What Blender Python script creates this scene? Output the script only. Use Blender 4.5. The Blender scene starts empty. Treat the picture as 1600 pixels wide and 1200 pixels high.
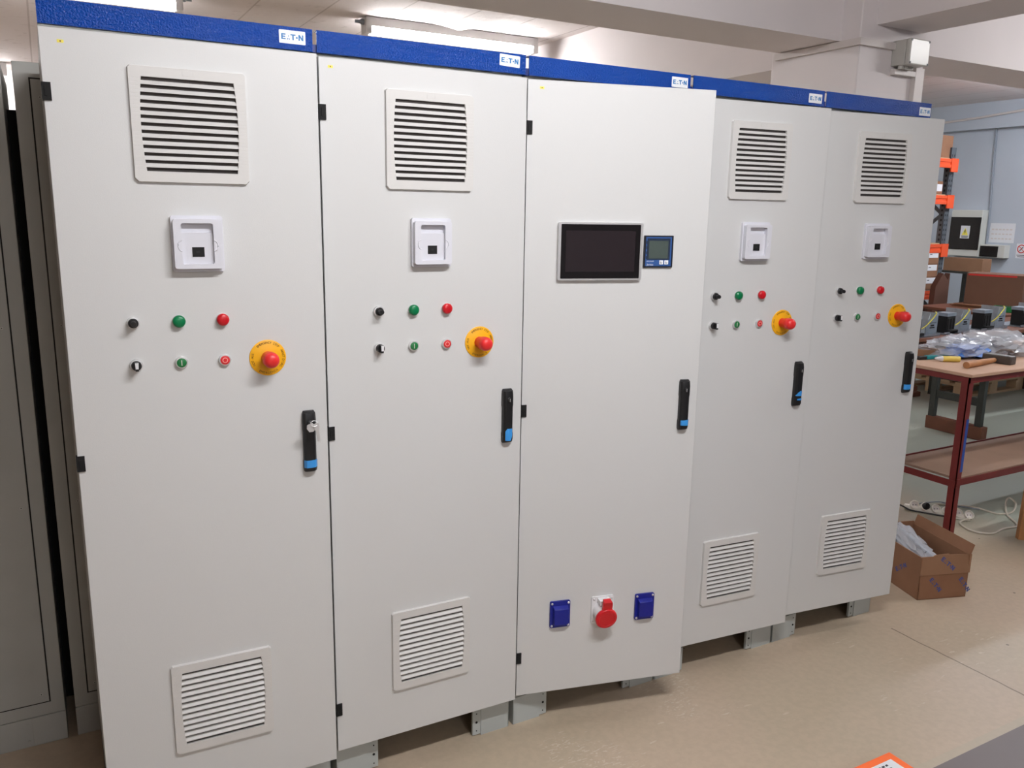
import bpy, bmesh, math, random
from mathutils import Vector, Matrix, noise
S = bpy.context.scene
COL = S.collection
R = math.radians
# ---------------------------------------------------------------- camera
cam = bpy.data.objects.new('camera', bpy.data.cameras.new('camera'))
COL.objects.link(cam)
cam.data.sensor_fit = 'HORIZONTAL'
cam.data.sensor_width = 36.0
cam.data.lens = 36.0 * 1299.99 / 1600.0
cam.data.clip_start = 0.02
cam.matrix_world = (Matrix.Translation((-0.02114, -2.15305, 1.70715))
                    @ Matrix.Rotation(R(-29.06603), 4, 'Z')
                    @ Matrix.Rotation(R(78.26676), 4, 'X')
                    @ Matrix.Rotation(R(0.98205), 4, 'Z'))
S.camera = cam
# ---------------------------------------------------------------- world, exposure
w = bpy.data.worlds.new('world'); S.world = w; w.use_nodes = True
w.node_tree.nodes['Background'].inputs[0].default_value = (.75, .85, 1, 1)
w.node_tree.nodes['Background'].inputs[1].default_value = .15
S.view_settings.view_transform = 'Standard'
S.view_settings.look = 'None'
S.view_settings.exposure = 0.24
S.view_settings.gamma = 1.0
S.view_settings.use_curve_mapping = False
S.cycles.use_denoising = True
S.cycles.max_bounces = 8
S.cycles.diffuse_bounces = 5
LAMP = 64.0          # base brightness of the fluorescent diffusers

# ---------------------------------------------------------------- materials
def lin(c):
    return tuple(((v/255)/12.92 if v/255 <= .04045 else ((v/255+.055)/1.055)**2.4) for v in c) + (1,)
def mat(name, c, rough=.5, metal=0., spec=.5, bump=0., bscale=200., var=0., vscale=6., emit=None):
    m = bpy.data.materials.new(name); m.use_nodes = True
    nt = m.node_tree; N = nt.nodes; b = N['Principled BSDF']
    b.inputs['Base Color'].default_value = lin(c)
    b.inputs['Roughness'].default_value = rough
    b.inputs['Metallic'].default_value = metal
    b.inputs['Specular IOR Level'].default_value = spec
    if bump or var:
        tc = N.new('ShaderNodeTexCoord')
    if bump:
        t = N.new('ShaderNodeTexNoise'); t.inputs['Scale'].default_value = bscale; t.inputs['Detail'].default_value = 3
        nt.links.new(tc.outputs['Object'], t.inputs['Vector'])
        bp = N.new('ShaderNodeBump'); bp.inputs['Strength'].default_value = bump; bp.inputs['Distance'].default_value = .004
        nt.links.new(t.outputs['Fac'], bp.inputs['Height']); nt.links.new(bp.outputs['Normal'], b.inputs['Normal'])
    if var:
        t2 = N.new('ShaderNodeTexNoise'); t2.inputs['Scale'].default_value = vscale; t2.inputs['Detail'].default_value = 5
        nt.links.new(tc.outputs['Object'], t2.inputs['Vector'])
        cr = N.new('ShaderNodeValToRGB')
        a = lin(c); e = cr.color_ramp.elements
        e[0].position = .3; e[1].position = .7
        e[0].color = tuple(v*(1-var) for v in a[:3])+(1,); e[1].color = tuple(min(1, v*(1+var)) for v in a[:3])+(1,)
        nt.links.new(t2.outputs['Fac'], cr.inputs['Fac']); nt.links.new(cr.outputs['Color'], b.inputs['Base Color'])
    if emit:
        b.inputs['Emission Color'].default_value = emit[0]; b.inputs['Emission Strength'].default_value = emit[1]
    return m
M = {}
M['paint'] = mat('cabinet_paint', (208, 209, 208), .42, bump=.06, bscale=350)
M['frame'] = mat('cabinet_frame_paint', (190, 192, 187), .5)
M['grille'] = mat('grille_plastic', (209, 208, 205), .5)
M['filter'] = mat('filter_mat', (70, 66, 64), .9)
M['blue'] = mat('hammered_blue_paint', (0, 62, 150), .2, spec=.24, bump=1.0, bscale=215)
M['bluein'] = mat('blue_lug', (14, 40, 110), .5)
M['black'] = mat('black_plastic', (22, 22, 24), .42)
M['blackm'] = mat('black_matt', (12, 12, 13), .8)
M['steel'] = mat('brushed_steel', (222, 222, 222), .42, .7)
M['zinc'] = mat('galvanised_steel', (165, 175, 185), .38, .85, var=.12, vscale=30)
M['white'] = mat('white_plastic', (226, 226, 228), .4)
M['holder'] = mat('holder_plastic', (214, 215, 222), .42)
M['badge'] = mat('badge_white', (238, 240, 242), .4)
M['logo'] = mat('logo_blue', (10, 112, 175), .5)
M['green'] = mat('green_lens', (0, 118, 70), .3)
M['red'] = mat('red_lens', (196, 22, 34), .3)
M['greenb'] = mat('green_button', (30, 116, 62), .4)
M['redb'] = mat('red_button', (214, 42, 48), .4)
M['mark'] = mat('white_mark', (235, 225, 220), .5)
M['pinkmark'] = mat('ring_mark', (250, 176, 166), .5)
M['yellow'] = mat('yellow_plate', (240, 176, 16), .45)
M['ochre'] = mat('lettering_brown', (96, 48, 4), .6)
M['estop'] = mat('stop_red', (222, 44, 44), .38)
M['tape'] = mat('blue_tape', (58, 148, 222), .4)
M['stick'] = mat('yellow_sticker', (238, 224, 90), .5)
M['bezel'] = mat('aluminium_bezel', (205, 206, 206), .35, .6)
M['glass'] = mat('screen_glass', (9, 7, 10), .09)
M['disp'] = mat('screen_display', (34, 27, 31), .12)
M['meterb'] = mat('meter_black', (18, 22, 34), .4)
M['meterf'] = mat('meter_blue', (44, 84, 146), .4)
M['meterd'] = mat('meter_dark', (30, 44, 66), .4)
M['lcd'] = mat('meter_lcd', (72, 84, 80), .25)
M['sock'] = mat('socket_blue', (18, 30, 134), .35)
M['sockr'] = mat('socket_red', (206, 18, 32), .35)
M['old'] = mat('old_cabinet_paint', (170, 171, 166), .5, var=.04)
M['oldgap'] = mat('seam_and_shade_dark', (30, 28, 26), .9)
M['plinth'] = mat('plinth_paint', (176, 182, 180), .45)
M['card'] = mat('cardboard', (138, 99, 73), .85, var=.06, vscale=12)
M['cardl'] = mat('cardboard_light', (142, 106, 79), .85, var=.06)
M['cardd'] = mat('cardboard_dark', (92, 62, 50), .9)
M['cardlogo'] = mat('printed_blue', (62, 78, 140), .8)
M['cardm'] = mat('cardboard_shaded', (108, 77, 60), .85, var=.05)  # cardboard darkened in colour to stand for the big box's shaded face
M['redtape'] = mat('red_tape', (200, 44, 40), .5)
M['rust'] = mat('red_oxide_paint', (112, 34, 32), .5, var=.1)
M['bluepaint'] = mat('blue_paint_patch', (30, 72, 158), .5)
M['board'] = mat('chipboard', (186, 152, 128), .7, var=.08, vscale=5)
M['shelf'] = mat('shaded_chipboard', (146, 119, 101), .7, var=.1, vscale=4)  # darker chipboard copy; shade under the tabletop is put into its colour
M['wood'] = mat('wood', (170, 118, 74), .6, var=.15, vscale=14)
M['woodd'] = mat('dark_wood', (106, 62, 42), .6, var=.18, vscale=8)
M['woodl'] = mat('pale_wood', (196, 168, 134), .7, var=.1)
M['darkmetal'] = mat('dark_green_metal', (44, 46, 42), .5)
M['orange'] = mat('rack_orange', (232, 84, 36), .45)
M['rack'] = mat('rack_grey', (92, 98, 104), .5, .3)
M['rackh'] = mat('rack_hole', (30, 32, 34), .8)
M['orangebox'] = mat('orange_box', (250, 110, 40), .5)
M['paper'] = mat('paper', (222, 224, 228), .7)
M['print'] = mat('print_dark', (58, 58, 66), .7)
M['cable'] = mat('white_cable', (206, 198, 184), .5)
M['cablek'] = mat('black_cable', (34, 33, 32), .5)
M['wallbox'] = mat('panel_beige', (205, 207, 200), .5)
M['smoke'] = mat('smoked_cover', (24, 24, 24), .2)
M['teal'] = mat('teal_plastic', (0, 128, 136), .35)
M['greenbox'] = mat('green_card', (10, 116, 58), .5)
M['bluestuff'] = mat('blue_caps', (70, 120, 196), .4)
M['head'] = mat('hammer_head', (84, 78, 74), .45, .4)
M['wire'] = mat('earth_wire', (200, 190, 70), .5)
M['wall'] = mat('wall_paint', (223, 217, 217), .85, bump=.1, bscale=30, var=.03, vscale=1.5)
M['wallb'] = mat('wall_paint_cool', (186, 194, 204), .85, bump=.1, bscale=30, var=.03, vscale=1.5)
M['trunk'] = mat('trunking_pvc', (210, 203, 200), .45)
M['jbox'] = mat('junction_box_grey', (186, 184, 178), .28)
M['conduit'] = mat('conduit_grey', (148, 156, 166), .5)
M['lampbody'] = mat('lamp_body', (205, 203, 202), .5)
M['diffuser'] = mat('lamp_diffuser', (255, 255, 255), .5, emit=((1, .985, .985, 1), LAMP))
M['diffuser_boost'] = mat('lamp_diffuser_boost', (255, 255, 255), .5, emit=((1, .995, 1.02, 1), LAMP*1.68))  # same kind of tube, made brighter to lift the light in front
M['diffuser_cool_fill'] = mat('fill_diffuser_cool', (255, 255, 255), .5, emit=((.94, .985, 1.06, 1), LAMP*1.0))  # bluish glow for the unseen lamps added in the right bay
M['tubey'] = mat('tube_label', (226, 200, 96), .5)
M['redgoods'] = mat('red_brown_goods', (120, 60, 56), .6)
M['sock_w'] = mat('socket_white', (236, 231, 221), .45)

def bag_mat(name, tint, dens):
    m = bpy.data.materials.new(name); m.use_nodes = True; nt = m.node_tree; N = nt.nodes
    b = N['Principled BSDF']; b.inputs['Base Color'].default_value = lin(tint); b.inputs['Roughness'].default_value = .12
    tr = N.new('ShaderNodeBsdfTransparent'); tr.inputs[0].default_value = (.93, .94, .95, 1)
    mx = N.new('ShaderNodeMixShader'); mx.inputs[0].default_value = dens
    nt.links.new(tr.outputs[0], mx.inputs[1]); nt.links.new(b.outputs[0], mx.inputs[2])
    nt.links.new(mx.outputs[0], N['Material Output'].inputs[0])
    return m
M['bag'] = bag_mat('clear_polythene', (214, 217, 224), .42)

def ribs(m, period, lim):
    "fine horizontal grooves on the flanges of a filter grille"
    nt = m.node_tree; N = nt.nodes; L = nt.links.new
    tc = N.new('ShaderNodeTexCoord'); sx = N.new('ShaderNodeSeparateXYZ'); L(tc.outputs['Object'], sx.inputs[0])
    a = N.new('ShaderNodeMath'); a.operation = 'ABSOLUTE'; L(sx.outputs['X'], a.inputs[0])
    g = N.new('ShaderNodeMath'); g.operation = 'GREATER_THAN'; L(a.outputs[0], g.inputs[0]); g.inputs[1].default_value = lim
    z = N.new('ShaderNodeMath'); z.operation = 'ABSOLUTE'; L(sx.outputs['Z'], z.inputs[0])
    zl = N.new('ShaderNodeMath'); zl.operation = 'LESS_THAN'; L(z.outputs[0], zl.inputs[0]); zl.inputs[1].default_value = .102
    s = N.new('ShaderNodeMath'); s.operation = 'MULTIPLY'; L(sx.outputs['Z'], s.inputs[0]); s.inputs[1].default_value = 1/period
    f = N.new('ShaderNodeMath'); f.operation = 'FRACT'; L(s.outputs[0], f.inputs[0])
    t = N.new('ShaderNodeMath'); t.operation = 'LESS_THAN'; L(f.outputs[0], t.inputs[0]); t.inputs[1].default_value = .22
    p = N.new('ShaderNodeMath'); p.operation = 'MULTIPLY'; L(t.outputs[0], p.inputs[0]); L(g.outputs[0], p.inputs[1])
    q = N.new('ShaderNodeMath'); q.operation = 'MULTIPLY'; L(p.outputs[0], q.inputs[0]); L(zl.outputs[0], q.inputs[1])
    bp = N.new('ShaderNodeBump'); bp.invert = True; bp.inputs['Strength'].default_value = .5; bp.inputs['Distance'].default_value = .001
    L(q.outputs[0], bp.inputs['Height']); L(bp.outputs['Normal'], N['Principled BSDF'].inputs['Normal'])
ribs(M['grille'], .0083, .1085)

def floor_mat():
    m = bpy.data.materials.new('epoxy_floor'); m.use_nodes = True; nt = m.node_tree; N = nt.nodes; L = nt.links.new
    b = N['Principled BSDF']; b.inputs['Roughness'].default_value = .42
    tc = N.new('ShaderNodeTexCoord'); sx = N.new('ShaderNodeSeparateXYZ'); L(tc.outputs['Object'], sx.inputs[0])
    def math_(op, a, v=None):
        n = N.new('ShaderNodeMath'); n.operation = op
        for i, q in enumerate((a, v)):
            if q is None: continue
            if hasattr(q, 'links'): L(q, n.inputs[i])
            else: n.inputs[i].default_value = q
        return n.outputs[0]
    def noise_(sc, det=4, vec=None):
        n = N.new('ShaderNodeTexNoise'); n.inputs['Scale'].default_value = sc; n.inputs['Detail'].default_value = det
        L(vec or tc.outputs['Object'], n.inputs['Vector']); return n.outputs['Fac']
    def mix(fac, c1, c2):
        n = N.new('ShaderNodeMix'); n.data_type = 'RGBA'
        if hasattr(fac, 'links'): L(fac, n.inputs[0])
        else: n.inputs[0].default_value = fac
        for i, c in ((6, c1), (7, c2)):
            if hasattr(c, 'links'): L(c, n.inputs[i])
            else: n.inputs[i].default_value = c
        return n.outputs[2]
    def ramp(v, lo, hi):
        n = N.new('ShaderNodeMapRange'); L(v, n.inputs[0]); n.inputs[1].default_value = lo; n.inputs[2].default_value = hi
        n.interpolation_type = 'SMOOTHSTEP'; return n.outputs[0]
    base = mix(ramp(noise_(1.3), .35, .65), lin((188, 170, 149)), lin((180, 165, 143)))
    fine = mix(ramp(noise_(40, 2), .3, .7), base, mix(.12, base, lin((120, 110, 96))))
    # colour turns grey-green towards the far bay
    xb = math_('ADD', sx.outputs['X'], math_('MULTIPLY', noise_(2.5), .5))
    col = mix(ramp(xb, 4.35, 5.1), fine, lin((166, 173, 161)))
    # painted grey aisle in front
    col = mix(math_('MULTIPLY', math_('LESS_THAN', sx.outputs['Y'], -.765), math_('GREATER_THAN', sx.outputs['X'], 1.2)), col, lin((108, 99, 98)))
    edge = math_('MULTIPLY', math_('MULTIPLY', math_('GREATER_THAN', sx.outputs['Y'], -.765), math_('LESS_THAN', sx.outputs['Y'], -.735)), math_('GREATER_THAN', sx.outputs['X'], 2.25))
    col = mix(math_('MULTIPLY', edge, .5), col, lin((172, 165, 145)))
    # scratches and scuffs
    mp = N.new('ShaderNodeMapping'); mp.inputs['Rotation'].default_value = (0, 0, R(35)); mp.inputs['Scale'].default_value = (14, 60, 1)
    L(tc.outputs['Object'], mp.inputs['Vector'])
    scr = ramp(noise_(1, 6, mp.outputs[0]), .63, .68)
    patch = ramp(noise_(2.1, 2), .52, .60)
    near = math_('MULTIPLY', math_('GREATER_THAN', sx.outputs['Y'], -.55), math_('LESS_THAN', sx.outputs['Y'], .0))
    col = mix(math_('MULTIPLY', math_('MULTIPLY', scr, patch), math_('MULTIPLY', near, .6)), col, lin((205, 196, 180)))
    spots = None
    for px_, py_, r_ in ((1.86, .02, .16), (1.80, -.14, .10), (1.38, -.25, .14), (1.31, -.14, .10)):
        v = N.new('ShaderNodeVectorMath'); v.operation = 'DISTANCE'; L(tc.outputs['Object'], v.inputs[0]); v.inputs[1].default_value = (px_, py_, 0)
        d_ = ramp(math_('DIVIDE', v.outputs['Value'], r_), 1.0, .4)
        spots = d_ if spots is None else math_('MAXIMUM', spots, d_)
    mp2 = N.new('ShaderNodeMapping'); mp2.inputs['Rotation'].default_value = (0, 0, R(-30)); mp2.inputs['Scale'].default_value = (40, 120, 1)
    L(tc.outputs['Object'], mp2.inputs['Vector'])
    fs_ = math_('MAXIMUM', ramp(noise_(1, 5, mp2.outputs[0]), .56, .64), ramp(noise_(70, 4), .60, .68))
    col = mix(math_('MULTIPLY', math_('MULTIPLY', spots, fs_), .55), col, lin((206, 198, 182)))
    vo = N.new('ShaderNodeTexVoronoi'); vo.inputs['Scale'].default_value = 5.5; L(tc.outputs['Object'], vo.inputs['Vector'])
    col = mix(math_('MULTIPLY', math_('LESS_THAN', vo.outputs['Distance'], .035), .8), col, lin((70, 60, 52)))
    # expansion joint
    jn = math_('LESS_THAN', math_('ABSOLUTE', math_('SUBTRACT', sx.outputs['X'], math_('ADD', 2.972, math_('MULTIPLY', noise_(6), .02)))), .0035)
    jn = math_('MULTIPLY', jn, math_('LESS_THAN', sx.outputs['Y'], -.1))
    col = mix(math_('MULTIPLY', jn, .75), col, lin((92, 78, 64)))
    L(col, b.inputs['Base Color'])
    bp = N.new('ShaderNodeBump'); bp.inputs['Strength'].default_value = .12; bp.inputs['Distance'].default_value = .004
    L(noise_(18), bp.inputs['Height']); L(bp.outputs['Normal'], b.inputs['Normal'])
    return m
M['floor'] = floor_mat()

def ceil_mat():
    "painted concrete with the marks of the formwork boards"
    m = bpy.data.materials.new('painted_concrete'); m.use_nodes = True; nt = m.node_tree; N = nt.nodes; L = nt.links.new
    b = N['Principled BSDF']; b.inputs['Roughness'].default_value = .85
    tc = N.new('ShaderNodeTexCoord')
    mp = N.new('ShaderNodeMapping'); mp.inputs['Rotation'].default_value = (0, 0, R(90)); L(tc.outputs['Object'], mp.inputs['Vector'])
    br = N.new('ShaderNodeTexBrick'); br.inputs['Scale'].default_value = 1
    br.inputs['Brick Width'].default_value = 40; br.inputs['Row Height'].default_value = .42; br.inputs['Mortar Size'].default_value = .006
    br.inputs['Color1'].default_value = lin((224, 218, 217)); br.inputs['Color2'].default_value = lin((221, 214, 213)); br.inputs['Mortar'].default_value = lin((192, 184, 182))
    L(mp.outputs[0], br.inputs['Vector'])
    n = N.new('ShaderNodeTexNoise'); n.inputs['Scale'].default_value = 14; n.inputs['Detail'].default_value = 6; L(tc.outputs['Object'], n.inputs['Vector'])
    mx = N.new('ShaderNodeMix'); mx.data_type = 'RGBA'
    mr = N.new('ShaderNodeMapRange'); mr.inputs[1].default_value = .62; mr.inputs[2].default_value = .75; mr.inputs[4].default_value = .5; L(n.outputs['Fac'], mr.inputs[0])
    L(mr.outputs[0], mx.inputs[0]); L(br.outputs['Color'], mx.inputs[6]); mx.inputs[7].default_value = lin((176, 166, 162))
    L(mx.outputs[2], b.inputs['Base Color'])
    bp = N.new('ShaderNodeBump'); bp.inputs['Strength'].default_value = .35; bp.inputs['Distance'].default_value = .01
    L(n.outputs['Fac'], bp.inputs['Height']); L(bp.outputs['Normal'], b.inputs['Normal'])
    return m
M['ceil'] = ceil_mat()

# ---------------------------------------------------------------- mesh builder
class MB:
    def __init__(s): s.v = []; s.f = []; s.mi = []; s.sm = []; s.T = Matrix.Identity(4)
    def add(s, vs, fs, mi=0, smooth=False):
        o = len(s.v); s.v += [tuple(s.T @ Vector(p)) for p in vs]
        for f in fs: s.f.append([i+o for i in f]); s.mi.append(mi); s.sm.append(smooth)
        return s
    def box(s, x0, x1, y0, y1, z0, z1, mi=0):
        vs = [(x, y, z) for x in (x0, x1) for y in (y0, y1) for z in (z0, z1)]
        return s.add(vs, [(0, 1, 3, 2), (4, 6, 7, 5), (0, 4, 5, 1), (2, 3, 7, 6), (0, 2, 6, 4), (1, 5, 7, 3)], mi)
    def prism(s, poly, y0, y1, mi=0):
        "polygon in x,z pushed along y"
        n = len(poly); vs = [(x, y0, z) for x, z in poly]+[(x, y1, z) for x, z in poly]
        fs = [list(range(n)), list(range(2*n-1, n-1, -1))]+[(i, i+n, (i+1) % n+n, (i+1) % n) for i in range(n)]
        return s.add(vs, fs, mi)
    def prismz(s, poly, z0, z1, mi=0):
        n = len(poly); vs = [(x, y, z0) for x, y in poly]+[(x, y, z1) for x, y in poly]
        fs = [list(range(n-1, -1, -1)), list(range(n, 2*n))]+[(i, (i+1) % n, (i+1) % n+n, i+n) for i in range(n)]
        return s.add(vs, fs, mi)
    def lathe(s, prof, n=32, mi=0, c=(0, 0), ax='y', mis=None):
        "prof = (radius, height) pairs; turned about -y (outward) or z"
        vs = []; fs = []
        for r, h in prof:
            for k in range(n):
                a = 2*math.pi*k/n
                if ax == 'y': vs.append((c[0]+r*math.cos(a), -h, c[1]+r*math.sin(a)))
                else: vs.append((c[0]+r*math.cos(a), c[1]+r*math.sin(a), h))
        for i in range(len(prof)-1):
            fs = [(i*n+k, i*n+(k+1) % n, (i+1)*n+(k+1) % n, (i+1)*n+k) for k in range(n)]
            if i == 0: base = len(s.v); s.add(vs, fs, mis[i] if mis else mi, True)
            else:
                for f in fs: s.f.append([q+base for q in f]); s.mi.append(mis[i] if mis else mi); s.sm.append(True)
        for i in (0, len(prof)-1):
            s.f.append([base+i*n+k for k in range(n)]); s.mi.append((mis[min(i, len(mis)-1)] if mis else mi)); s.sm.append(False)
        return s
    def tube(s, pts, r, n=8, mi=0):
        pts = [Vector(p) for p in pts]; vs = []; fs = []
        up = Vector((0, 0, 1))
        for i, p in enumerate(pts):
            d = (pts[min(i+1, len(pts)-1)]-pts[max(i-1, 0)]).normalized()
            u = d.cross(up)
            if u.length < .01: u = d.cross(Vector((1, 0, 0)))
            u.normalize(); v = d.cross(u)
            for k in range(n):
                a = 2*math.pi*k/n; vs.append(p+r*(math.cos(a)*u+math.sin(a)*v))
        for i in range(len(pts)-1):
            fs += [(i*n+k, i*n+(k+1) % n, (i+1)*n+(k+1) % n, (i+1)*n+k) for k in range(n)]
        s.add(vs, fs, mi, True); m = len(pts)-1
        return s.add([vs[k] for k in range(n)]+[vs[m*n+k] for k in range(n)], [list(range(n)), list(range(2*n-1, n-1, -1))], mi)
    def bar(s, a, b, wx, wy, mi=0):
        "square bar from a to b"
        a, b = Vector(a), Vector(b); d = (b-a).normalized()
        u = d.cross(Vector((0, 0, 1)))
        if u.length < .01: u = Vector((1, 0, 0))
        u.normalize(); v = d.cross(u)
        vs = [p+su*wx/2*u+sv*wy/2*v for p in (a, b) for su, sv in ((-1, -1), (1, -1), (1, 1), (-1, 1))]
        return s.add(vs, [(0, 1, 2, 3), (7, 6, 5, 4), (0, 4, 5, 1), (1, 5, 6, 2), (2, 6, 7, 3), (3, 7, 4, 0)], mi)
    def mesh(s, name, mats, sharp=40):
        me = bpy.data.meshes.new(name); me.from_pydata(s.v, [], s.f)
        for m in mats: me.materials.append(M[m])
        bm = bmesh.new(); bm.from_mesh(me)
        for f, mi, sm in zip(bm.faces, s.mi, s.sm): f.material_index = mi; f.smooth = sm
        bmesh.ops.recalc_face_normals(bm, faces=bm.faces); bm.to_mesh(me); bm.free()
        me.set_sharp_from_angle(angle=R(sharp)); me.update()
        return me
def link(name, me, parent=None, loc=(0, 0, 0), rz=0, label=None, bevel=0):
    o = bpy.data.objects.new(name, me); COL.objects.link(o)
    o.location = loc; o.rotation_euler = (0, 0, rz)
    if parent: o.parent = parent
    if label: o['label'] = label
    if bevel:
        b = o.modifiers.new('bevel', 'BEVEL'); b.width = bevel; b.segments = 2; b.limit_method = 'ANGLE'; b.angle_limit = R(50)
    return o
def thing(name, label, cat, loc=(0, 0, 0), rz=0, group=None):
    o = bpy.data.objects.new(name, None); COL.objects.link(o); o.empty_display_size = .1
    o.location = loc; o.rotation_euler = (0, 0, rz)
    return tag(o, label, cat, group)
def tag(o, label, cat, group=None):
    o['label'] = label; o['category'] = cat
    if group: o['group'] = group
    return o
def struct(name, mb, mats, bevel=0):
    o = link(name, mb.mesh(name, mats), bevel=bevel); o['kind'] = 'structure'; return o
TXT = {}
def text_poly(ch, size):
    if ch not in TXT:
        cu = bpy.data.curves.new('t', 'FONT'); cu.body = ch; cu.size = 1; cu.align_x = 'CENTER'; cu.resolution_u = 2
        o = bpy.data.objects.new('t', cu); COL.objects.link(o); bpy.context.view_layer.update()
        me = bpy.data.meshes.new_from_object(o.evaluated_get(bpy.context.evaluated_depsgraph_get()))
        TXT[ch] = ([tuple(v.co) for v in me.vertices], [tuple(p.vertices) for p in me.polygons])
        bpy.data.objects.remove(o); bpy.data.curves.remove(cu); bpy.data.meshes.remove(me)
    v, f = TXT[ch]
    return [(x*size, y*size) for x, y, z in v], f
def put_text(mb, s, size, x, z, y, mi):
    v, f = text_poly(s, size); mb.add([(x+a, y, z+b) for a, b in v], f, mi)
def ring_text(mb, s, rad, size, mid, span, y, mi, flip=False):
    n = len(s)
    for i, ch in enumerate(s):
        if ch == ' ': continue
        a = R(mid)+(-R(span)*(i-(n-1)/2)/(n-1))*(-1 if flip else 1)
        v, f = text_poly(ch, size); rot = a-math.pi/2+(math.pi if flip else 0)
        rr = rad+(size*.7 if flip else 0)
        c, q = math.cos(rot), math.sin(rot)
        mb.add([(rr*math.cos(a)+x*c-z*q, y, rr*math.sin(a)+x*q+z*c) for x, z in v], f, mi)
def logo(mb, x, z, h, y, mi, t=.0004, rot=0):
    "the maker's five-character mark, h high, its lower left corner at x, z"
    polys = [[(0, 0), (.8, 0), (.8, .2), (.26, .2), (.26, .4), (.72, .4), (.72, .6), (.26, .6), (.26, .8), (.8, .8), (.8, 1), (0, 1)],
             [(1.02, .02), (1.2, .02), (1.28, .24), (1.1, .24)], [(1.38, .02), (1.56, .02), (1.5, .24), (1.34, .24)], [(1.22, .52), (1.36, .52), (1.4, .74), (1.3, .74)],
             [(1.68, .78), (2.62, .78), (2.62, 1), (1.68, 1)], [(2.02, 0), (2.28, 0), (2.28, .78), (2.02, .78)],
             [(2.86+.17*math.cos(k*math.pi/5), .45+.17*math.sin(k*math.pi/5)) for k in range(10)],
             [(3.16, 0), (3.41, 0), (3.41, .58), (3.8, 0), (4.06, 0), (4.06, 1), (3.81, 1), (3.81, .42), (3.42, 1), (3.16, 1)]]
    c, q = math.cos(rot), math.sin(rot)
    for p in polys:
        mb.prism([(x+h*(a*c-b*q), z+h*(a*q+b*c)) for a, b in p], y-t, y, mi)
def rrect(x0, x1, z0, z1, r, n=4):
    out = []
    for cx, cz, a0 in ((x1-r, z1-r, 0), (x0+r, z1-r, 90), (x0+r, z0+r, 180), (x1-r, z0+r, 270)):
        for k in range(n+1):
            a = R(a0+90*k/n); out.append((cx+r*math.cos(a), cz+r*math.sin(a)))
    return out
def ringplate(mb, outer, inner, y0, y1, mi=0):
    "flat frame between two loops with the same number of points"
    n = len(outer)
    vs = [(x, y0, z) for x, z in outer]+[(x, y0, z) for x, z in inner]+[(x, y1, z) for x, z in outer]+[(x, y1, z) for x, z in inner]
    fs = []
    for i in range(n):
        j = (i+1) % n
        fs += [(i, j, n+j, n+i), (2*n+i, 3*n+i, 3*n+j, 2*n+j), (i, 2*n+i, 2*n+j, j), (n+i, n+j, 3*n+j, 3*n+i)]
    mb.add(vs, fs, mi)

# ================================================================= the room
CEIL = 2.96
X0, X1, Y0, Y1 = -6.0, 9.2, -8.5, 7.6
struct('floor', MB().box(X0, X1, Y0, Y1, -.1, 0), ['floor'])
struct('ceiling', MB().box(X0, X1, Y0, Y1, CEIL, CEIL+.12), ['ceil'])
struct('wall_left', MB().box(X0-.15, X0, Y0, Y1, 0, CEIL), ['wall'])
struct('wall_right', MB().box(X1, X1+.15, Y0, Y1, 0, CEIL), ['wallb'])
struct('wall_back', MB().box(X0, X1, Y1, Y1+.15, 0, CEIL), ['wall'])
struct('wall_front', MB().box(X0, X1, Y0-.15, Y0, 0, CEIL), ['wall'])
struct('column', MB().box(3.401, 3.88, .70, 1.25, 0, CEIL), ['wall'], bevel=.006)
struct('beam_cross', MB().box(X0, 3.401, .81, 1.19, 2.532, CEIL).box(3.88, X1, .86, 1.24, 2.545, CEIL), ['wall'])
struct('beam_front', MB().box(3.51, 3.85, Y0, .70, 2.6, CEIL), ['wall'])
struct('beam_rear', MB().box(3.44, 3.9, 1.25, Y1, 2.466, CEIL), ['wall'])
struct('beam_right', MB().box(9.1, X1, 1.24, Y1, 2.68, CEIL), ['wallb'])
rd = MB(); rd.add([(2.44, 3.6, CEIL), (2.78, 3.36, CEIL), (2.40, 2.72, CEIL), (2.76, 2.70, CEIL), (2.62, 3.5, CEIL-.022), (2.70, 2.71, CEIL-.022)],
                  [(0, 4, 5, 2), (1, 3, 5, 4), (0, 1, 4), (2, 5, 3)])
struct('trim_1', rd, ['ceil'])

# ================================================================= fluorescent fittings
def lamp_meshes():
    L_ = 1.24
    b = MB()
    b.prism([(-.048, 2.955), (-.048, 2.899), (.048, 2.899), (.048, 2.955)], -.66, .66)
    for k in (-1, 1):
        b.box(-.05, .05, k*.642-.020, k*.642+.020, 2.852, 2.945)
        b.box(-.038, .038, k*.35-.02, k*.35+.02, 2.935, 2.96)
    bm_ = b.mesh('lamp_body', ['lampbody'])
    d = MB(); n = 24
    d.prism([(.050*math.cos(R(160+220*k/n)), 2.884+.036*math.sin(R(160+220*k/n))) for k in range(n+1)], -L_/2, L_/2)
    dm = [d.mesh('lamp_diffuser', [q]) for q in ('diffuser', 'diffuser_boost', 'diffuser_cool_fill')]
    g = MB(); g.T = Matrix.Translation((0, -.66, 2.925)); g.lathe([(.018, 0), (.018, .02), (.011, .03), (.011, .06)], 12)
    return bm_, dm, g.mesh('cable_gland', ['conduit'])
LBM, LDM, LGM = lamp_meshes()
def lamp(cx, cy, label, rz=R(-90), gland=True, kind=0):
    t = thing('fluorescent_lamp', label, 'ceiling lamp', (cx, cy, CEIL), rz, 'fluorescent ceiling lamps')
    link('lamp_body', LBM, t, (0, 0, -CEIL)); link('diffuser', LDM[kind], t, (0, 0, -CEIL))
    if gland: link('cable_gland', LGM, t, (0, 0, -CEIL))
    return t
lamp(2.615, 3.52, 'lit tube lamp seen whole above the second blue header from the left')
lamp(.15, 3.52, 'lit tube lamp cut by the top edge above the leftmost blue header', rz=R(90))
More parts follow.
